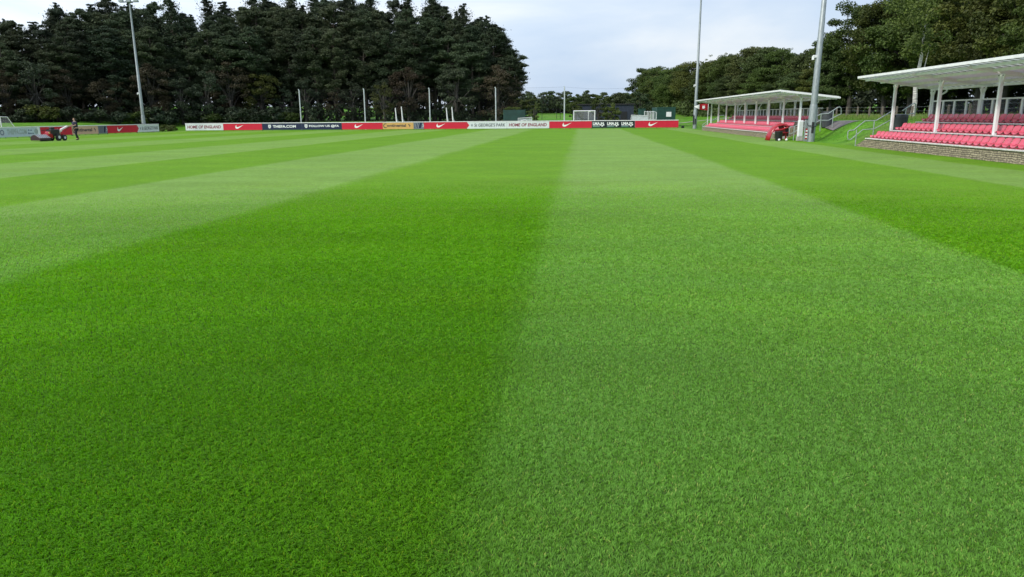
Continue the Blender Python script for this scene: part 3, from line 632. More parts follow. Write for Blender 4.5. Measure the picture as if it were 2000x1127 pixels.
def pfa(o, Lb):
    poly_part('badge', [disc(1.0, .52, .30)], -.003, I_lg, o); lettering(o, I_grey, 'THEPFA.COM', 1.7, 4.3, .32, .78, -.004, bold=.05); poly_part('badge_ring', [disc(Lb-1.1, .55, .27)], -.003, I_grey, o)
def pfa2(o, Lb):
    poly_part('badge', [disc(1.15, .52, .30)], -.003, I_lg, o); poly_part('badge_ring', [arc(1.15, .52, .17, .23, 0, 359, 18)], -.009, I_navy, o)
    lettering(o, I_grey, 'THEPFA.COM', 1.75, 4.25, .32, .80, -.004, bold=.05)
    poly_part('social_marks', [disc(4.5, .38, .09, 8), disc(4.5, .68, .07, 8)]+[[(4.65+.18*k, .33), (4.78+.18*k, .33), (4.78+.18*k, .42), (4.65+.18*k, .42)] for k in range(3)]+[[(4.65+.18*k, .62), (4.76+.18*k, .62), (4.76+.18*k, .71), (4.65+.18*k, .71)] for k in range(2)], -.003, I_navy, o)
    poly_part('rosette', [disc(5.5, .55, .25)], -.003, I_grey, o)
    poly_part('white_edge', [[(Lb-.35, .131), (Lb-.02, .131), (Lb-.15, .929), (Lb-.45, .929)]], -.003, I_white, o)
def sb(y0, y1, label, pm, deco, rail=white): return board((-51.8, y0), (-51.8, y1), label, pm, deco, rail=rail)
sb(55.5, 62.9, 'pale blue board with a web address, first from the left on the touchline', B_pale, pfa)
sb(62.9, 69.0, 'pale blue board with web address and small marks left of the mower', B_pale, pfa2)
sb(69.0, 73.6, 'red board with a white tick behind the mower engine', B_red, lambda o, Lb: tick(o, Lb, .62))
sb(73.6, 77.9, 'faded orange board with black lettering behind the groundsman', B_orgp, conti)
sb(77.9, 79.5, 'grey board with a tyre tread picture on the left touchline', B_grey, tyre)
sb(79.5, 85.2, 'red arrow ended board with a tick on the left touchline', B_red, lambda o, Lb: tick(o, Lb, .42))
sb(85.2, 89.9, 'white board with a crest at the far end of the left touchline', B_white, chev)

# ---------------------------------------------------------------- floodlight masts
def mast(x, y, label, z0=0, H=15.6, extras=False, w=1.0, box_z=4.8, tilt=(0, 0)):
    o = thing('floodlight_mast', label, 'floodlight', (x, y, z0), 0, 'floodlight masts'); o.rotation_euler = (R(tilt[0]), R(tilt[1]), 0)
    MB().tube([(0, 0, 2.15), (0, 0, 7), (0, 0, 7.02), (0, 0, H)], [.185*w, .155*w, .145*w, .085*w], 12).build('pole', galv, o, True)
    MB().tube([(0, 0, -.2), (0, 0, 2.0), (0, 0, 2.16)], [.225*w, .222*w, .19*w], 12).build('base_sleeve', galv, o, True)
    MB().box(-.07, .07, -.235*w, -.20*w, .5, 1.15).build('hatch', dark, o, bevel=.01)
    MB().box(-.30, -.12, -.12, .1, box_z, box_z+.14).box(-.34, -.28, -.14, .12, box_z-.12, box_z+.1).build('camera_box', white, o)
    MB().box(-1.2, 1.2, -.05, .05, H-.06, H+.06).build('crossarm', galv, o)
    for sx_ in (-.95, 0, .95): MB().box(sx_-.28, sx_+.28, -.3, -.06, H-.05, H+.38, T=Matrix.Rotation(R(0), 4, 'X')).build('floodlight', galv, o, bevel=.03)
    return o
mR = mast(13.85, 46.3, 'thick grey floodlight mast between the two stands', tilt=(0, .9))
mM = mast(13.66, 90.0, 'grey floodlight mast at the far end of the far stand', tilt=(0, .2), box_z=4.85)
mL = mast(-54.5, 91.2, 'grey floodlight mast behind the left touchline boards', z0=-.1, w=1.05)
MB().tube([(math.cos(t*.5)*.27, math.sin(t*.5)*.27-.02, 1.0+.12*math.sin(t*.5)) for t in range(13)], .02, 6).build('hose_loop', black, mR)
MB().box(-.235, -.225, -.32, .12, .5, 1.6).build('strap', black, mM)
# kit round the right mast
o = thing('equipment_box', 'tall white cabinet standing left of the thick floodlight mast', 'cabinet', (13.5, 47.2, .02))
MB().box(-.17, .1, -.14, .14, .26, 1.22).build('cabinet_body', white, o, bevel=.02); MB().box(-.2, .13, -.18, .18, 0, .26).build('plinth', conc, o, bevel=.02); MB().box(-.15, .08, -.153, -.14, .3, 1.15).build('door', roofw, o)
o = thing('steel_post', 'short grey steel post behind the white cabinet', 'post', (13.73, 46.9, 0)); MB().box(-.1, .1, -.08, .08, 0, 1.28).build('post_body', galv, o, bevel=.01); MB().box(-.11, .11, -.09, .09, 1.28, 1.32).build('post_cap', dark, o)
o = thing('barrier_tape', 'bundle of red and white tape hung beside the thick mast', 'tape', (13.52, 46.1, .15))
b = MB()
for k in range(7): b.box(-.05+.012*(k % 3), .05+.01*(k % 2), -.03, .03, .09*k, .09*k+.085, k % 2)
b.build('tape_bundle', [redp, white], o); MB().tube([(-.02, 0, .55), (.05, 0, .70), (.16, 0, .80), (.26, 0, .82)], .012, 5).build('tie', black, o)

# ---------------------------------------------------------------- stands
def seat_mesh():
    prof_ = [(-.20, .045), (-.175, .085), (-.09, .080), (.0, .075), (.08, .095), (.13, .15), (.165, .225), (.19, .295), (.20, .345)]   # local -x faces the pitch
    nu = 9; V, Fq = [], []
    for i, (px_, pz) in enumerate(prof_):
        back = i >= 5
        for j in range(nu):
            u = -1+2*j/(nu-1); hw = .204*(1-.10*(i == len(prof_)-1)) * (1-.12*(i == 0))
            edge = abs(u)**3
            x = px_ - (.040*edge if back else 0) ; z = pz + (.05*edge if not back else -.02*edge*(i == len(prof_)-1)) + (0.0)
            if i == 4: x -= .02*edge; z += .01*edge
            V.append((x, u*hw, z))
    for i in range(len(prof_)-1):
        for j in range(nu-1): a = i*nu+j; Fq.append((a, a+1, a+nu+1, a+nu))
    me = bpy.data.meshes.new('seat'); me.from_pydata(V, [], Fq); bm = bmesh.new(); bm.from_mesh(me); bmesh.ops.recalc_face_normals(bm, faces=bm.faces)
    bmesh.ops.solidify(bm, geom=bm.faces[:], thickness=.014)
    bmesh.ops.create_cube(bm, size=1, matrix=Matrix.Translation((-.03, 0, .03)) @ Matrix.Diagonal((.24, .26, .06, 1)))
    bm.to_mesh(me); bm.free(); me.materials.append(seatm); me.polygons.foreach_set('use_smooth', [True]*len(me.polygons))
    try: me.set_sharp_from_angle(angle=R(50))
    except Exception: pass
    return me
SEAT = seat_mesh()
def merged(me, locs):
    n = len(me.vertices); v = np.empty(n*3, np.float32); me.vertices.foreach_get('co', v); v = v.reshape(-1, 3); F_ = [tuple(p_.vertices) for p_ in me.polygons]
    VV, FF = [], []
    for i, l_ in enumerate(locs): VV += [tuple(q) for q in (v+np.array(l_))]; FF += [tuple(k+i*n for k in f) for f in F_]
    m2 = bpy.data.meshes.new('seats'); m2.from_pydata(VV, [], FF); m2.materials.append(seatm); m2.polygons.foreach_set('use_smooth', [True]*len(m2.polygons))
    try: m2.set_sharp_from_angle(angle=R(50))
    except Exception: pass
    return m2
def stand(label, x0, yf, yn, tiers, rows_y, posts, post_x, post_z0, roof, rear_posts, rear_x, glass_y, npart):
    """x0 wall face; yf/yn far and near ends; tiers [(x, z)]"""
    o = thing('grandstand', label, 'stand', (x0, yf, 0), 0, 'covered stands beside the pitch')
    def P(m_): return m_
    ox, oy = x0, yf
    def B(): return MB()
    def fin(b, name, m, **k):
        b.v = [(x-ox, y-oy, z) for x, y, z in b.v]; return b.build(name, m, o, **k)
    z1 = tiers[0][1]
    b = B(); b.box(x0, x0+.4, yn, yf, -.1, z1-.04)
    b.prism([(yf, -.1), (yf+1.3, -.1), (yf+1.25, .10), (yf+.8, .2), (yf+.4, .32), (yf, z1-.06)], x0+.02, x0+.42, 'yz'); fin(b, 'stone_wall', stone)
    backx = tiers[-1][0]+1.6
    for i, (tx, tz) in enumerate(tiers):
        ex = tiers[i+1][0] if i+1 < len(tiers) else backx
        ye = yf-.55*i; b = B(); b.box(tx+(.4 if i == 0 else 0.004), ex, yn, ye, -.1, tz-.04); fin(b, 'terrace_step', conc if i == 0 else stone)
        b = B(); b.box(tx-.05, tx+.16, yn, ye+.02, tz-.045, tz+.005); fin(b, 'nosing', nosem, bevel=.008)
        b = B(); b.box(tx+.162, ex-.002, yn, ye, tz-.04, tz); fin(b, 'tread', conc)
    # seats
    L_ = []
    for i, (tx, tz) in enumerate(tiers):
        y = rows_y[i]
        while y > yn+.3: L_.append((tx+.30, y, tz+.0)); y -= .462
    L_.sort(key=lambda q: abs(q[1]-npart[0])); near_ = [q for q in L_ if q[1] >= npart[1]][:100]; rest = [q for q in L_ if q not in near_]
    for q in near_: link('seat', SEAT, o, (q[0]-ox, q[1]-oy, q[2]))
    if rest:
        s_ = link('seat_rows', merged(SEAT, [(q[0]-ox, q[1]-oy, q[2]) for q in rest]), o); s_['kind'] = 'stuff'
    # roof
    (fx, fz), (rx, rz), ry1, ry0 = roof
    sl_ = (rz-fz)/(rx-fx)
    def zr(x): return fz+(x-fx)*sl_
    for n_, (lst, px_) in enumerate(((posts, post_x), (rear_posts, rear_x))):
        for q in lst:
            zt = zr(px_)-.16; pz = q[1]; py = q[0]; b = B(); b.box(px_-.06, px_+.06, py-.065, py+.065, pz, zt-.005); fin(b, 'post', white, bevel=.012)
            b = B(); b.prism([(py-.07, zt-.34), (py+.07, zt-.34), (py+.24, zt-.06), (py+.24, zt-.002), (py-.24, zt-.002), (py-.24, zt-.06)], px_-.025, px_+.025, 'yz'); fin(b, 'bracket', white)
            b = B()
            for s in (-.14, .14): b.tube([(px_-.03, py+s, zt-.05), (px_-.05, py+s, zt-.05)], .02, 6)
            fin(b, 'bolt', black)
    # rafters and purlins
    ray = [q[0] for q in posts]+[ry0-.0]
    for q in posts:
        b = B(); y = q[0]; b.prism([(fx+.25, zr(fx+.25)-.03), (rx-.08, zr(rx-.08)-.03), (rx-.08, zr(rx-.08)-.14), (post_x+1, zr(post_x+1)-.165), (post_x-.1, zr(post_x-.1)-.165), (fx+.12, zr(fx+.12)-.13)], y-.035, y+.035, 'xz'); fin(b, 'rafter', white)
    for f in (.10, .30, .56, .80, .97):
        x = fx+(rx-fx)*f; b = B(); b.box(x-.025, x+.025, ry0+.05, ry1-.05, zr(x)-.135, zr(x)-.032); fin(b, 'purlin', white)
    # corrugated sheets: profile along Y, sloped along X
    def sheet(xa, xb, name, m, pitch=.36, dz=.0, th=.012):
        b = B(); y = ry0; ys_ = []
        while y < ry1-.01: ys_ += [(y, 0), (y+pitch*.55, 0), (y+pitch*.62, .055), (y+pitch*.93, .055)]; y += pitch
        ys_.append((ry1, 0))
        top = [(q, c+th) for q, c in ys_]; n = len(ys_); base_ = len(b.v)
        for x in (xa, xb):
            for q, c in ys_: b.v.append((x, q, zr(x)+c+dz))
            for q, c in top: b.v.append((x, q, zr(x)+c+dz))
        for i in range(n-1):
            for off in (0, n): b.f.append((base_+off+i, base_+off+i+1, base_+2*n+off+i+1, base_+2*n+off+i)); b.m.append(0)
            for e_ in (0, 2*n): b.f.append((base_+e_+i, base_+e_+i+1, base_+e_+n+i+1, base_+e_+n+i)); b.m.append(0)
        fin(b, name, m)
    xm = fx+(rx-fx)*.30
    xq = fx+(rx-fx)*.84
    for xa_, xb_, nm_ in ((fx, xm-.01, 'glazed_edge'), (xq+.01, rx, 'glazed_edge')):
        b = B(); b.prism([(xa_, zr(xa_)), (xb_, zr(xb_)), (xb_, zr(xb_)+.012), (xa_, zr(xa_)+.012)], ry0, ry1, 'xz'); fin(b, nm_, roof_glaze)
        b = B(); y = ry0+.3
        while y < ry1: b.prism([(xa_, zr(xa_)-.03), (xb_, zr(xb_)-.03), (xb_, zr(xb_)-.003), (xa_, zr(xa_)-.003)], y, y+.05, 'xz'); y += .5
        fin(b, 'glazing_bars', railm)
    sheet(xm, xq, 'roof_sheet', roof_sheet)
    b = B(); b.box(fx-.03, fx-.002, ry0, ry1, zr(fx)-.045, zr(fx)+.055); fin(b, 'fascia', white)
    b = B(); b.tube([(rx+.05, ry0, zr(rx)-.03), (rx+.05, ry1, zr(rx)-.03)], .06, 8); fin(b, 'gutter', white)
    for e_, s in ((ry1, 1), (ry0, -1)):
        b = B(); b.prism([(fx, zr(fx)-.07), (rx, zr(rx)-.07), (rx, zr(rx)+.05), (fx, zr(fx)+.05)], e_+.002*s, e_+.03*s, 'xz'); fin(b, 'end_flashing', white)
    # rear wind screen
    gx = rear_x+.02; z0 = tiers[-1][1]+.02; z3 = 2.17 if x0 > 13.5 else 1.98
    b = B(); b.box(gx-.03, gx+.03, yn+.2, glass_y, z3-.03, z3+.03); fin(b, 'screen_rail', white)
    b = B(); b.box(gx-.03, gx+.03, yn+.2, glass_y, z0, z0+.06); fin(b, 'screen_rail', white)
    y = glass_y-.05; k = 0
    while y > yn+.3:
        b = B(); b.box(gx-.03, gx+.03, y-.06, y+.06, z0+.06, z3-.03); fin(b, 'mullion', white)
        if y-1.0 > yn+.2: b = B(); b.box(gx-.006, gx+.006, y-1.0, y-.062, z0+.062, z3-.032); fin(b, 'screen_pane', glass)
        y -= 1.06
    for q in rear_posts[::2]:
        y = q[0]-.28; b = B(); b.tube([(rx+.05, y-.35, zr(rx)-.09), (rx+.05, y-.30, zr(rx)-.2), (gx+.14, y, zr(rx)-.42), (gx+.14, y, q[1])], .045, 8); fin(b, 'downpipe', white, smooth=True)
    return o
stand('covered near stand of red seats on a stone wall at the right edge', 14.1, 38.3, 12.0, [(14.1, .45), (15.0, .83), (15.9, 1.23)], (37.93, 37.3, 36.75),
      [(38.0-4.55*k, .83) for k in range(6)], 15.12, .8, ((13.72, 3.34), (17.3, 2.80), 39.05, 11.5), [(38.35-4.55*k, 1.23) for k in range(6)], 17.0, 38.3, (38, 24.6))
stand('covered far stand of red seats beyond the thick floodlight mast', 13.0, 79.6, 51.3, [(13.0, .41), (13.85, .74), (14.75, 1.15)], (79.0, 77.6, 76.2),
      [(82.1-4.03*k, .74 if 0 < k < 8 else (.5 if k == 8 else .45)) for k in range(9)], 14.15, .74, ((12.65, 3.05), (16.2, 2.62), 83.4, 49.1), [(78.0-4.03*k, 1.15) for k in range(7)], 16.0, 78.0, (51, 51))

# ---------------------------------------------------------------- hand rails beside the stands
def handrail(label, y, top, lowr, uprights, rev=0):
    o = thing('handrail', label, 'handrail', (top[0][0], y, 0), 0, 'stair handrails by the stands'); X0 = top[0][0]
    MB().tube([(a-X0, 0, c) for a, c in top], .026, 8).build('top_rail', railm, o, True)
    MB().tube([(a-X0, 0, c) for a, c in lowr], .024, 8).build('lower_rail', railm, o, True)
    for a, z0, z1 in uprights: MB().tube([(a-X0, 0, z0), (a-X0, 0, z1)], .026, 8).build('upright', railm, o, True)
handrail('stepped steel handrail at the far end of the near stand', 39.8, [(13.78, .33), (13.73, .45), (13.73, .72), (13.80, .79), (14.0, .80), (14.51, 1.25), (15.06, 1.27), (15.74, 1.70), (15.95, 1.72)], [(13.78, .33), (13.9, .33), (14.45, .82), (15.0, .85), (15.72, 1.27), (15.95, 1.28)], [(14.15, .0, .83), (14.97, .3, 1.26), (15.76, .6, 1.70)])
handrail('steel handrail rising behind the grey bin of the near stand', 39.8, [(16.28, 1.74), (16.78, 2.09), (16.84, 2.1), (16.89, 2.02), (16.89, 1.63), (16.84, 1.60), (16.7, 1.6), (16.28, 1.28)], [(16.28, 1.28), (16.7, 1.6)], [(16.45, .9, 1.83)])
handrail('low steel handrail behind the red dugout shell', 48.6, [(13.22, .40), (13.22, .80), (13.30, .86), (13.53, .87), (14.36, 1.29), (14.6, 1.31)], [(13.22, .4), (13.35, .42), (14.2, .95), (14.6, .98)], [(13.5, .0, .87), (14.3, .3, 1.28)])
handrail('steel handrail climbing past the bin of the far stand', 48.5, [(14.77, 1.47), (15.0, 1.6), (15.45, 1.63), (16.0, 2.0), (16.1, 2.02), (16.19, 1.94), (16.22, 1.59), (16.0, 1.5), (15.5, 1.22), (15.0, 1.22), (14.77, 1.1)], [(15.0, 1.22), (15.5, 1.22)], [(15.03, .55, 1.6), (15.75, .8, 1.8)])
handrail('thin steel handrail at the far end of the far stand', 84.8, [(13.7, .5), (14.3, .95), (14.8, .97), (15.5, 1.5), (16, 1.52)], [(13.7, .3), (14.3, .7), (15.5, 1.2)], [(13.7, .0, .5), (14.6, .3, .96), (15.5, .5, 1.5), (16, .8, 1.52)])

# ---------------------------------------------------------------- bins
def bin_(label, x, y, z, r_=.34, h=.9):
    o = thing('litter_bin', label, 'bin', (x, y, z), 0, 'grey litter bins by the stands')
    MB().tube([(0, 0, 0), (0, 0, .05), (0, 0, h*.80), (0, 0, h*.80)], [r_*.9, r_*.95, r_, r_*.97], 20).build('bin_body', binm, o, True)
    MB().tube([(0, 0, h*.80+.002), (0, 0, h*.84), (0, 0, h*.96), (0, 0, h)], [r_*1.05, r_*1.06, r_*.92, r_*.6], 20).build('lid', binm, o, True)
    MB().box(-r_*1.10, -r_*.9, -.12, .12, h*.845, h*.93).build('opening', black, o)
bin_('grey bin with a sloping lid behind the first post of the near stand', 16.15, 39.55, float(height(16.15, 39.55))-.02, .32, .95)
bin_('grey bin beside the stair handrail of the far stand', 15.75, 49.6, float(height(15.75, 49.6))-.05, .33, .98)

# ---------------------------------------------------------------- red dugout shell, bucket, folded seat
o = thing('dugout_shell', 'glossy red curved dugout shell lying by the far stand steps', 'dugout', (12.0, 48.8, 0), R(4)); o.scale = (.92, .9, .95)
b = MB(); A = [(-.15, 0, .22), (0.02, .05, .20), (.14, .1, .20), (.30, .62, .20), (.52, .86, .20), (.85, .98, .19), (1.2, .93, .17), (1.45, .78, .13)]
nseg = 10
for i, (x, z, w_) in enumerate(A): pass
cv = [(0.0, 0.0), (.06, .25), (.16, .52), (.33, .78), (.58, .95), (.9, 1.0), (1.22, .92), (1.42, .80)]
wd = [.30, .30, .30, .30, .28, .26, .22, .12]
th = .05; V0 = len(b.v)
for i, (x, z) in enumerate(cv):
    p0 = cv[max(i-1, 0)]; p1 = cv[min(i+1, len(cv)-1)]; d = Vector((p1[0]-p0[0], p1[1]-p0[1])).normalized(); nn = Vector((-d.y, d.x))
    for j in range(7):
        u = -1+2*j/6; bulge = .13*(1-u*u)
        b.v.append((x+nn.x*bulge, u*wd[i]*1.6+.2, z+nn.y*bulge))
for i in range(len(cv)-1):
    for j in range(6): a = V0+i*7+j; b.f.append((a, a+1, a+8, a+7)); b.m.append(0)
me = b.mesh('shell', redp, True); bm = bmesh.new(); bm.from_mesh(me); bmesh.ops.solidify(bm, geom=bm.faces[:], thickness=.04); bm.to_mesh(me); bm.free(); link('shell', me, o)
MB().tube([(.22, -.34, .66), (.75, -.36, .70), (1.2, -.32, .86)], [.05, .06, .05], 8).build('front_rim', redp, o, True)
MB().box(.72, 1.38, -.15, .3, .46, .54).box(1.12, 1.22, -.1, .0, .02, .46).build('inner_ledge', redp, o, bevel=.02)
MB().box(.78, .92, .1, .2, .0, .46).build('prop', dark, o)
o = thing('chair', 'small red folded chair leaning behind the black bucket', 'chair', (13.0, 49.3, .25), R(-8))
MB().prism([(-.25, .0), (.1, .0), (.16, .32), (.02, .62), (-.32, .66), (-.18, .3)], -.12, .12, 'xz').build('seat_shell', redp, o, bevel=.02); MB().box(-.05, 0, -.03, .03, -.25, .0).build('leg', redp, o); MB().box(.12, .34, -.1, .1, .0, .5).build('seat_pad', black, o, bevel=.02)
o = thing('bucket', 'black bucket standing in the mouth of the red shell', 'bucket', (12.42, 48.0, .01))
MB().tube([(0, 0, 0), (0, 0, .55), (0, 0, .55), (0, 0, .5), (0, 0, .03)], [.17, .24, .215, .2, .15], 16).build('bucket_body', black, o, True); MB().tube([(.235*math.cos(t), .235*math.sin(t), .56) for t in [6.2832*k/16 for k in range(17)]], .018, 6, caps=False).build('rim', black, o)
for i, (x, y) in enumerate(((12.38, 47.6), (12.85, 47.75))):
    bm = bmesh.new(); bmesh.ops.create_uvsphere(bm, u_segments=14, v_segments=10, radius=.075); me = bpy.data.meshes.new('ball'); bm.to_mesh(me); bm.free(); me.materials.append(white); me.polygons.foreach_set('use_smooth', [True]*len(me.polygons))
    q = link('ball', me, None, (x, y, .08)); tag(q, ['small white ball in front of the black bucket', 'small white ball on the grass right of the black bucket'][i], 'ball')

# ---------------------------------------------------------------- flag by the far stand
o = thing('flag', 'red flag with white badge and pennant tip on a white pole', 'flag', (14.2, 84.6, .3))
MB().tube([(0, 0, 0), (0, 0, 2.45)], .035, 8).build('flagpole', white, o)
def cloth(name, x0, x1, f0, f1, m, n=8):
    b = MB()
    for i in range(n):
        t0, t1 = i/n, (i+1)/n; xa, xb = x0+(x1-x0)*t0, x0+(x1-x0)*t1; ya, yb = .06*math.sin(xa*7), .06*math.sin(xb*7)
        za, zb = f0(t0), f0(t1); zc, zd = f1(t0), f1(t1)
        for s in (0, .012): b.quad([(xa, ya+s, za), (xb, yb+s, zb), (xb, yb+s, zd), (xa, ya+s, zc)])
    return b.build(name, m, o)
cloth('flag_cloth', 0, -.95, lambda t: 2.45, lambda t: 1.75+.10*t, redp); cloth('flag_tip', -.95, -1.5, lambda t: 2.40-.22*t, lambda t: 1.87+.27*t, white)
b = MB(); b.prism([(-.35, 2.02), (-.45, 1.95), (-.62, 1.95), (-.66, 2.08), (-.6, 2.28), (-.5, 2.2), (-.4, 2.27)], -.085, -.075, 'xz'); b.build('badge', white, o)

# ---------------------------------------------------------------- ball-stop net
o = thing('ball_stop_net', 'row of tall grey net posts joined by a thin top wire', 'net fence', (-1.7, 98.4, 0))
px = [-64.5, -55.2, -45.9, -36.75, -28.0, -19.3, -10.6, -1.7]
px = px[3:]
for x in px: MB().tube([(x+1.7, 0, 0), (x+1.7, 0, 5.1), (x+1.7-.08, 0, 5.28)], [.08, .07, .06], 8).build('post', lightp0, o, True)
def sag(x0, x1, z, d): return [(x0+(x1-x0)*k/8+1.7, 0, z-d*4*(k/8)*(1-k/8)) for k in range(9)]
b = MB()
for a, c in zip(px[:-1], px[1:]): b.tube(sag(a, c, 5.2, .06), .008, 4)
b.tube(sag(px[-1], 9, 5.2, .3), .008, 4); b.build('top_wire', dark, o)
netm = bpy.data.materials.new('net_mesh'); netm.use_nodes = True; t = netm.node_tree; bb = t.nodes['Principled BSDF']; bb.inputs['Base Color'].default_value = (.02, .02, .02, 1); bb.inputs['Alpha'].default_value = .02
MB().box(px[0]+1.7, px[-1]+1.7, .085, .09, .1, 5.15).build('net', netm, o)

# ---------------------------------------------------------------- goals and stored frames beyond the boards
def frame(o, segs, r_=.055, name='goal_frame', m=white):
    b = MB()
    for s in segs: b.tube(s, r_, 8)
    return b.build(name, m, o, True)
netg = bpy.data.materials.new('goal_net'); netg.use_nodes = True; t = netg.node_tree; bb = t.nodes['Principled BSDF']; bb.inputs['Base Color'].default_value = (.6, .6, .62, 1); bb.inputs['Alpha'].default_value = .12
o = thing('goal', 'small white goal facing the pitch in front of the navy shed', 'goal', (-.5, 104, 0))
frame(o, [[(0, 0, 0), (0, 0, 2.2)], [(2.85, 0, 0), (2.85, 0, 2.2)], [(-.055, 0, 2.2), (2.905, 0, 2.2)]], .07)
frame(o, [[(2.0, 1.2, 0), (2.0, 1.2, 2.1)], [(0, 0, 2.2), (.3, 1.2, 2.1)], [(2.85, 0, 2.2), (2.0, 1.2, 2.1)]], .045, 'rear_frame')
MB().box(.02, 2.8, .9, .905, .05, 2.1).build('net', netg, o)
for i, (xa, za, xb, zb, lab) in enumerate(((-25.35, 2.8, -24.25, 2.95, 'left white goal seen edge on behind the orange board'), (-18.15, 2.75, -17.2, 2.85, 'right white goal seen edge on behind the second red board'))):
    o = thing('training_goal', lab, 'goal', (xb, 103.4, .05), 0, 'edge-on goals behind the far boards')
    for dx_, zz, dy in ((xa-xb, za, 1.0), (0, zb, 0)):
        MB().tube([(dx_+.22, dy, 0), (dx_+.1, dy, 1.2), (dx_, dy, zz)], [.11, .095, .065], 8).build('goalpost', white, o, True)
        MB().prism([(dx_+.28, 0), (dx_+.75, 0), (dx_+.14, 1.5)], dy+.02, dy+.05, 'xz').build('side_stay', galv, o)
o = thing('goal', 'white goal with sloping stay behind the left touchline boards', 'goal', (-56, 66.0, .05))
frame(o, [[(0, -3, 0), (0, -3, 1.88)], [(0, 3.3, 0), (0, 3.3, 1.88)], [(0, -3, 1.88), (0, 3.3, 1.88)]], .05)
frame(o, [[(0, 3.3, 1.88), (-.2, 4.5, 1.86), (-.25, 6.0, 0)], [(0, 3.3, .05), (-.25, 6, .05)]], .04, 'stay')
MB().prism([(3.35, .1), (5.8, .1), (4.45, 1.8), (3.35, 1.82)], -.12, -.115, 'yz').build('net', netg, o)

o = thing('shed', 'navy ribbed shed with a flat roof beyond the far boards', 'shed', (-.8, 121, float(height(5, 121))))
MB().box(0, 9.6, 0, 4, -.3, 3.15).build('wall', navyc, o)
b = MB()
for k in range(48): b.box(.02+k*.2, .07+k*.2, -.035, -.002, -.2, 3.1)
b.build('cladding_rib', navyc, o)
MB().box(-.15, 9.75, -.2, 4.15, 3.155, 3.32).build('roof', dark, o)
MB().box(7.6, 8.6, -.06, -.036, -.1, 2.1).build('door', black, o)
o = thing('storage_container', 'dark green storage container with a white notice', 'container', (11.05, 107.6, 0), R(2))
MB().box(0, 2.6, 0, 5.5, .05, 2.62).build('container_body', greenc, o, bevel=.03)
b = MB(); 
for k in range(12): b.box(.06+k*.215, .14+k*.215, -.03, -.002, .15, 2.55)
b.build('corrugation', greenc, o); MB().box(1.3, 2.0, -.045, -.032, 1.35, 2.0).build('notice', white, o); MB().box(.02, 2.58, -.05, 0, 2.56, 2.66).build('top_bar', greenc, o)
o = thing('storage_cabinet', 'small dark green cabinet between the shed and the container', 'cabinet', (9.3, 117.5, 0)); MB().box(0, 1.05, 0, 1.2, .3, 2.48).build('cabinet_body', greenc, o, bevel=.02); MB().box(.5, .54, -.02, -.002, .4, 2.4).build('door_gap', black, o); MB().box(-.05, 1.1, -.05, 1.25, 2.485, 2.55).build('roof', greenc, o)
lightp = mat('pale_grey_plastic', (.55, .57, .60), .5, noise=.15, nscale=4)
o = thing('stacked_barrier', 'low pale barrier panel lying behind the right red board', 'barrier', (7.05, 102.6, .05)); MB().prism([(0, 0), (2.3, 0), (2.3, 1.45), (.12, 1.55)], 0, .06, 'xz').build('panel', lightp, o); frame(o, [[(0, -.03, 0), (.12, -.03, 1.56), (2.3, -.03, 1.46)]], .035, 'edge_tube')
for k in range(4):
    o = thing('folded_goal', '%s white folded goal frame of the stack beside the green container' % ['nearest', 'second', 'third', 'rearmost'][k], 'goal', (9.15+.38*k, 105.4+.12*k, .05), R(6), 'folded goal frames')
    frame(o, [[(0, 0, 0), (0, 0, 2.05)], [(.55, .1, 0), (.55, .1, 1.9)], [(0, 0, 2.05), (.55, .1, 1.9)], [(0, 0, .9), (.55, .1, 1.0)]], .035)
    MB().box(.03, .5, .03, .035, .1, 1.9).build('net', netg, o)
o = thing('green_screen', 'dark green mesh screen at the right foot of the left wood', 'screen', (-10.5, 107.5, .1)); MB().box(0, 3.1, 0, .05, .1, 2.35).build('screen_panel', mat('green_mesh', (.012, .05, .042), .7, noise=.25, nscale=1.5), o)
for x in (0, 1.55, 3.1): MB().tube([(x, .08, -.2), (x, .08, 2.45)], .035, 8).build('post', greenc, o)
o = thing('folded_goal', 'small pale folded goal lying by the green screen', 'goal', (-7.95, 101.6, 0)); frame(o, [[(0, 0, 0), (0, 0, 1.30), (1.85, 0, 1.42), (1.9, 0, 0)], [(0, 0, .7), (.5, 0, 1.0), (1.0, 0, 1.1), (1.4, 0, .8)]], .04); MB().box(.02, 1.85, .05, .055, .05, 1.28).build('net', mk_glass('pale_net', (.55, .58, .6), .55), o)
o = thing('notice_sign', 'pale rectangular sign above the bushes on a tall post', 'sign', (3.95, 129, float(height(4, 129)))); MB().tube([(0, 0, 0), (0, 0, 3.9)], .05, 8).build('post', galv, o); MB().box(-.25, .25, -.08, -.052, 2.75, 3.85).build('sign_panel', lightp, o)
o = thing('field_fence', 'thin dark post fence crossing the green field', 'fence', (-7, 150, 0)); wb = MB(); fpx = [0, 2.9, 3.6, 7.4, 9.3, 12.5, 15.5, 18.6, 21]
for x in fpx: MB().tube([(x, 0, float(height(-7+x, 150))-.1), (x, 0, float(height(-7+x, 150))+2.0)], .045, 6).build('post', dark, o)
for zz in (1.0, 1.95): wb.tube([(x, 0, float(height(-7+x, 150))+zz) for x in fpx], .012, 4)
wb.build('wire', dark, o)
o = thing('ground_box', 'small dark box on the grass right of the far boards', 'box', (12.75, 94.5, .01)); MB().box(0, .35, 0, .3, 0, .2).build('box_body', black, o, bevel=.02); MB().box(.02, .33, .02, .28, .2, .24).build('lid', dark, o, bevel=.01)

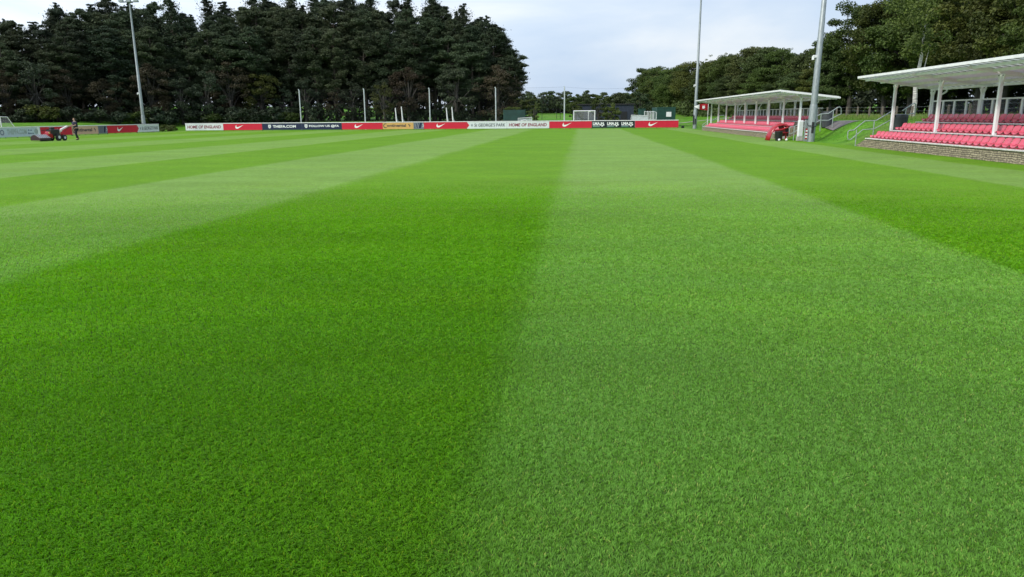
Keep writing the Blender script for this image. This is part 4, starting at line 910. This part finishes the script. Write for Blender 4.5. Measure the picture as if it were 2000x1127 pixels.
# ---------------------------------------------------------------- groundsman
skin = mat('skin', (.50, .30, .22), .55); navyf = mat('navy_cloth', (.018, .02, .045), .85, noise=.3, nscale=12); blackf = mat('dark_trousers', (.014, .014, .022), .85, noise=.3, nscale=12); hairm = mat('dark_hair', (.04, .028, .02), .7); glovem = mat('white_sleeve', (.7, .7, .7), .7)
def skinned(name, verts, edges, m, parent, lev=2):
    me = bpy.data.meshes.new(name); me.from_pydata([v[0] for v in verts], edges, []); o = link(name, me, parent)
    md = o.modifiers.new('skin', 'SKIN')
    for i, v in enumerate(verts):
        s = me.skin_vertices[0].data[i]; rr = v[1] if hasattr(v[1], '__len__') else (v[1], v[1]); s.radius = rr; s.use_root = (i == 0)
    md.use_smooth_shade = True; sb_ = o.modifiers.new('sub', 'SUBSURF'); sb_.levels = lev; sb_.render_levels = lev; me.materials.append(m); return o
# local frame: -x is the way he faces, z up, height 1.76
ps = thing('person', 'man in navy shirt and dark trousers walking behind the red mower', 'person', (-40.55, 58.1, .0), R(62))
bv = [((0, 0, .96), (.13, .15)), ((0, 0, 1.12), (.11, .14)), ((-.03, 0, 1.30), (.13, .17)), ((-.03, 0, 1.44), (.09, .12)), ((-.04, 0, 1.52), .052), ((-.06, 0, 1.58), (.07, .06)), ((-.055, 0, 1.66), (.092, .074)), ((-.05, 0, 1.72), (.072, .06)),
      ((-.03, -.19, 1.42), .058), ((-.10, -.24, 1.18), .044), ((-.38, -.18, 1.12), .032), ((-.46, -.16, 1.12), (.028, .036)), ((-.03, .19, 1.42), .058), ((-.12, .23, 1.18), .044), ((-.38, .16, 1.14), .032), ((-.46, .14, 1.13), (.028, .036)),
      ((-.02, -.09, .86), .095), ((-.08, -.09, .49), .062), ((-.02, -.09, .10), .042), ((-.16, -.09, .045), .036), ((.02, .09, .86), .095), ((-.02, .09, .50), .062), ((.16, .09, .13), .042), ((.05, .09, .05), .036)]
be = [(0,1),(1,2),(2,3),(3,4),(4,5),(5,6),(6,7),(3,8),(8,9),(9,10),(10,11),(3,12),(12,13),(13,14),(14,15),(0,16),(16,17),(17,18),(18,19),(0,20),(20,21),(21,22),(22,23)]
n0 = len(bv)
for side, hand in ((-1, 11), (1, 15)):
    hx, hy, hz_ = bv[hand][0]
    for k, (dy, ln) in enumerate(((-.03, .05), (-.012, .06), (.008, .055), (.026, .045))):
        i0 = len(bv); bv.append(((hx-.03, hy+dy, hz_), .010)); bv.append(((hx-.03-ln, hy+dy, hz_-.01), .009)); bv.append(((hx-.035-ln, hy+dy, hz_-.045), .008)); be += [(hand, i0), (i0, i0+1), (i0+1, i0+2)]
    i0 = len(bv); bv.append(((hx-.01, hy-side*.045, hz_-.01), .011)); bv.append(((hx-.05, hy-side*.05, hz_-.03), .009)); be += [(hand, i0), (i0, i0+1)]
skinned('body', bv, be, skin, ps)
skinned('shirt', [((0, 0, .92), (.19, .19)), ((0, 0, 1.12), (.18, .18)), ((-.03, 0, 1.30), (.215, .215)), ((-.03, 0, 1.43), (.17, .17)), ((-.03, -.19, 1.42), .10), ((-.08, -.235, 1.20), .075), ((-.03, .19, 1.42), .10), ((-.09, .225, 1.20), .075)], [(0,1),(1,2),(2,3),(3,4),(4,5),(3,6),(6,7)], navyf, ps)
skinned('trousers', [((0, 0, .96), (.15, .17)), ((-.02, -.09, .84), .115), ((-.08, -.09, .49), .082), ((-.03, -.09, .13), .066), ((.02, .09, .84), .115), ((-.02, .09, .50), .082), ((.15, .09, .16), .066)], [(0,1),(1,2),(2,3),(0,4),(4,5),(5,6)], blackf, ps)
skinned('boot', [((.02, -.09, .05), .05), ((-.10, -.09, .045), .05), ((-.17, -.09, .035), .038), ((-.01, -.09, .14), .05)], [(0,1),(1,2),(0,3)], black, ps)
skinned('boot', [((.19, .09, .09), .05), ((.08, .09, .05), .05), ((.02, .09, .035), .038), ((.17, .09, .17), .05)], [(0,1),(1,2),(0,3)], black, ps)
skinned('hair', [((-.035, 0, 1.69), (.10, .083)), ((-.02, 0, 1.75), (.07, .06)), ((.01, 0, 1.64), (.07, .06))], [(0,1),(0,2)], hairm, ps)
b = MB()
for s in (-.028, .028): b.box(-.150, -.142, s-.010, s+.010, 1.665, 1.675)
b.box(-.148, -.142, -.022, .022, 1.595, 1.602, 0); b.build('face_features', black, ps); MB().prism([(-.17, 1.62), (-.14, 1.62), (-.14, 1.67)], -.01, .01, 'xz').build('nose', skin, ps)
MB().box(-.165, -.158, .04, .10, 1.33, 1.40).build('chest_badge', lightp, ps)

# ---------------------------------------------------------------- mower
ang_m = math.atan2(.97, .25)
mw = thing('mower', 'red pedestrian mower with striped grey deck and black engine', 'mower', (-40.6, 57.85, .0), ang_m); mw.scale = (.80, .74, .95)
hood = mat('grey_hood', (.34, .35, .38), .5); maroon = mat('dark_maroon_paint', (.028, .006, .010), .5); ppink = mat('faded_white_cowl', (.72, .62, .62), .5); amber = mat('yellow_plastic', (.7, .5, .15), .4)
dk = MB().prism([(-.78, .08), (.62, .08), (.62, .36), (.2, .52), (-.1, .52), (-.78, .24)], -4.35, -3.2, 'yz').build('deck', maroon, mw, bevel=.02)
b = MB(); T = Matrix.Translation((-3.78, -.42, .385)) @ Matrix.Rotation(math.atan2(.28, .68), 4, 'X')
b.box(-.56, .56, -.34, .34, .015, .035, T=T); b.build('hood', hood, mw)
for k in range(5): MB().box(-.50+k*.22, -.42+k*.22, -.335, .335, .036, .042, T=T).build('hood_stripe', black, mw)
MB().tube([(-4.3, -.70, .12), (-3.25, -.70, .12)], .09, 12).build('roller', black, mw, True)
MB().box(-3.12, -2.62, -.40, .40, .25, .60).prism([(-3.05, .60), (-2.65, .60), (-2.7, .78), (-2.95, .76)], -.3, .3, 'xz').build('chassis', redp, mw, bevel=.04)
MB().box(-2.8, -1.85, -.40, .36, .40, .94).box(-2.6, -2.2, -.2, .2, .94, 1.10).build('engine', black, mw, bevel=.05)
MB().tube([(-3.6, -.1, .85), (-2.9, -.1, .92), (-2.6, -.1, .9)], .03, 6).build('lift_arm', dark, mw, True)
MB().box(-1.84, -1.35, -.27, .27, .3, .64).build('rear_body', redp, mw, bevel=.05)
MB().tube([(-3.05, -.43, .66), (-3.05, -.46, .66)], .07, 10).build('lamp', amber, mw); MB().tube([(-1.85, -.31, .62), (-1.85, -.34, .62)], .06, 10).build('lamp', amber, mw)
for x, yy, r_ in ((-2.15, -.52, .30), (-1.5, -.48, .25), (-2.15, .52, .30), (-1.5, .48, .25)):
    w_ = MB().tube([(x, yy-.1, r_), (x, yy-.07, r_), (x, yy+.07, r_), (x, yy+.1, r_)], [r_*.85, r_, r_, r_*.85], 20).build('wheel', dark, mw, True)
    MB().tube([(x, yy-.115, r_), (x, yy-.102, r_)], r_*.42, 14).build('rim', lightp, w_)
MB().prism([(-1.95, .74), (-1.5, .70), (-1.35, .78), (-1.6, .90), (-1.9, .88)], -.16, .16, 'xz').build('cowl', ppink, mw, bevel=.03)
MB().prism([(-1.38, .82), (-.62, 1.12), (-.66, 1.22), (-1.45, .95)], -.12, .12, 'xz').build('control_column', ppink, mw, bevel=.02)
MB().tube([(-1.3, -.28, .7), (-.62, -.24, 1.1), (-.50, -.2, 1.12)], .018, 6).tube([(-1.3, .28, .7), (-.62, .24, 1.1), (-.50, .2, 1.12)], .018, 6).tube([(-.62, -.24, 1.1), (-.62, .24, 1.1)], .018, 6).build('handlebar', black, mw, True)
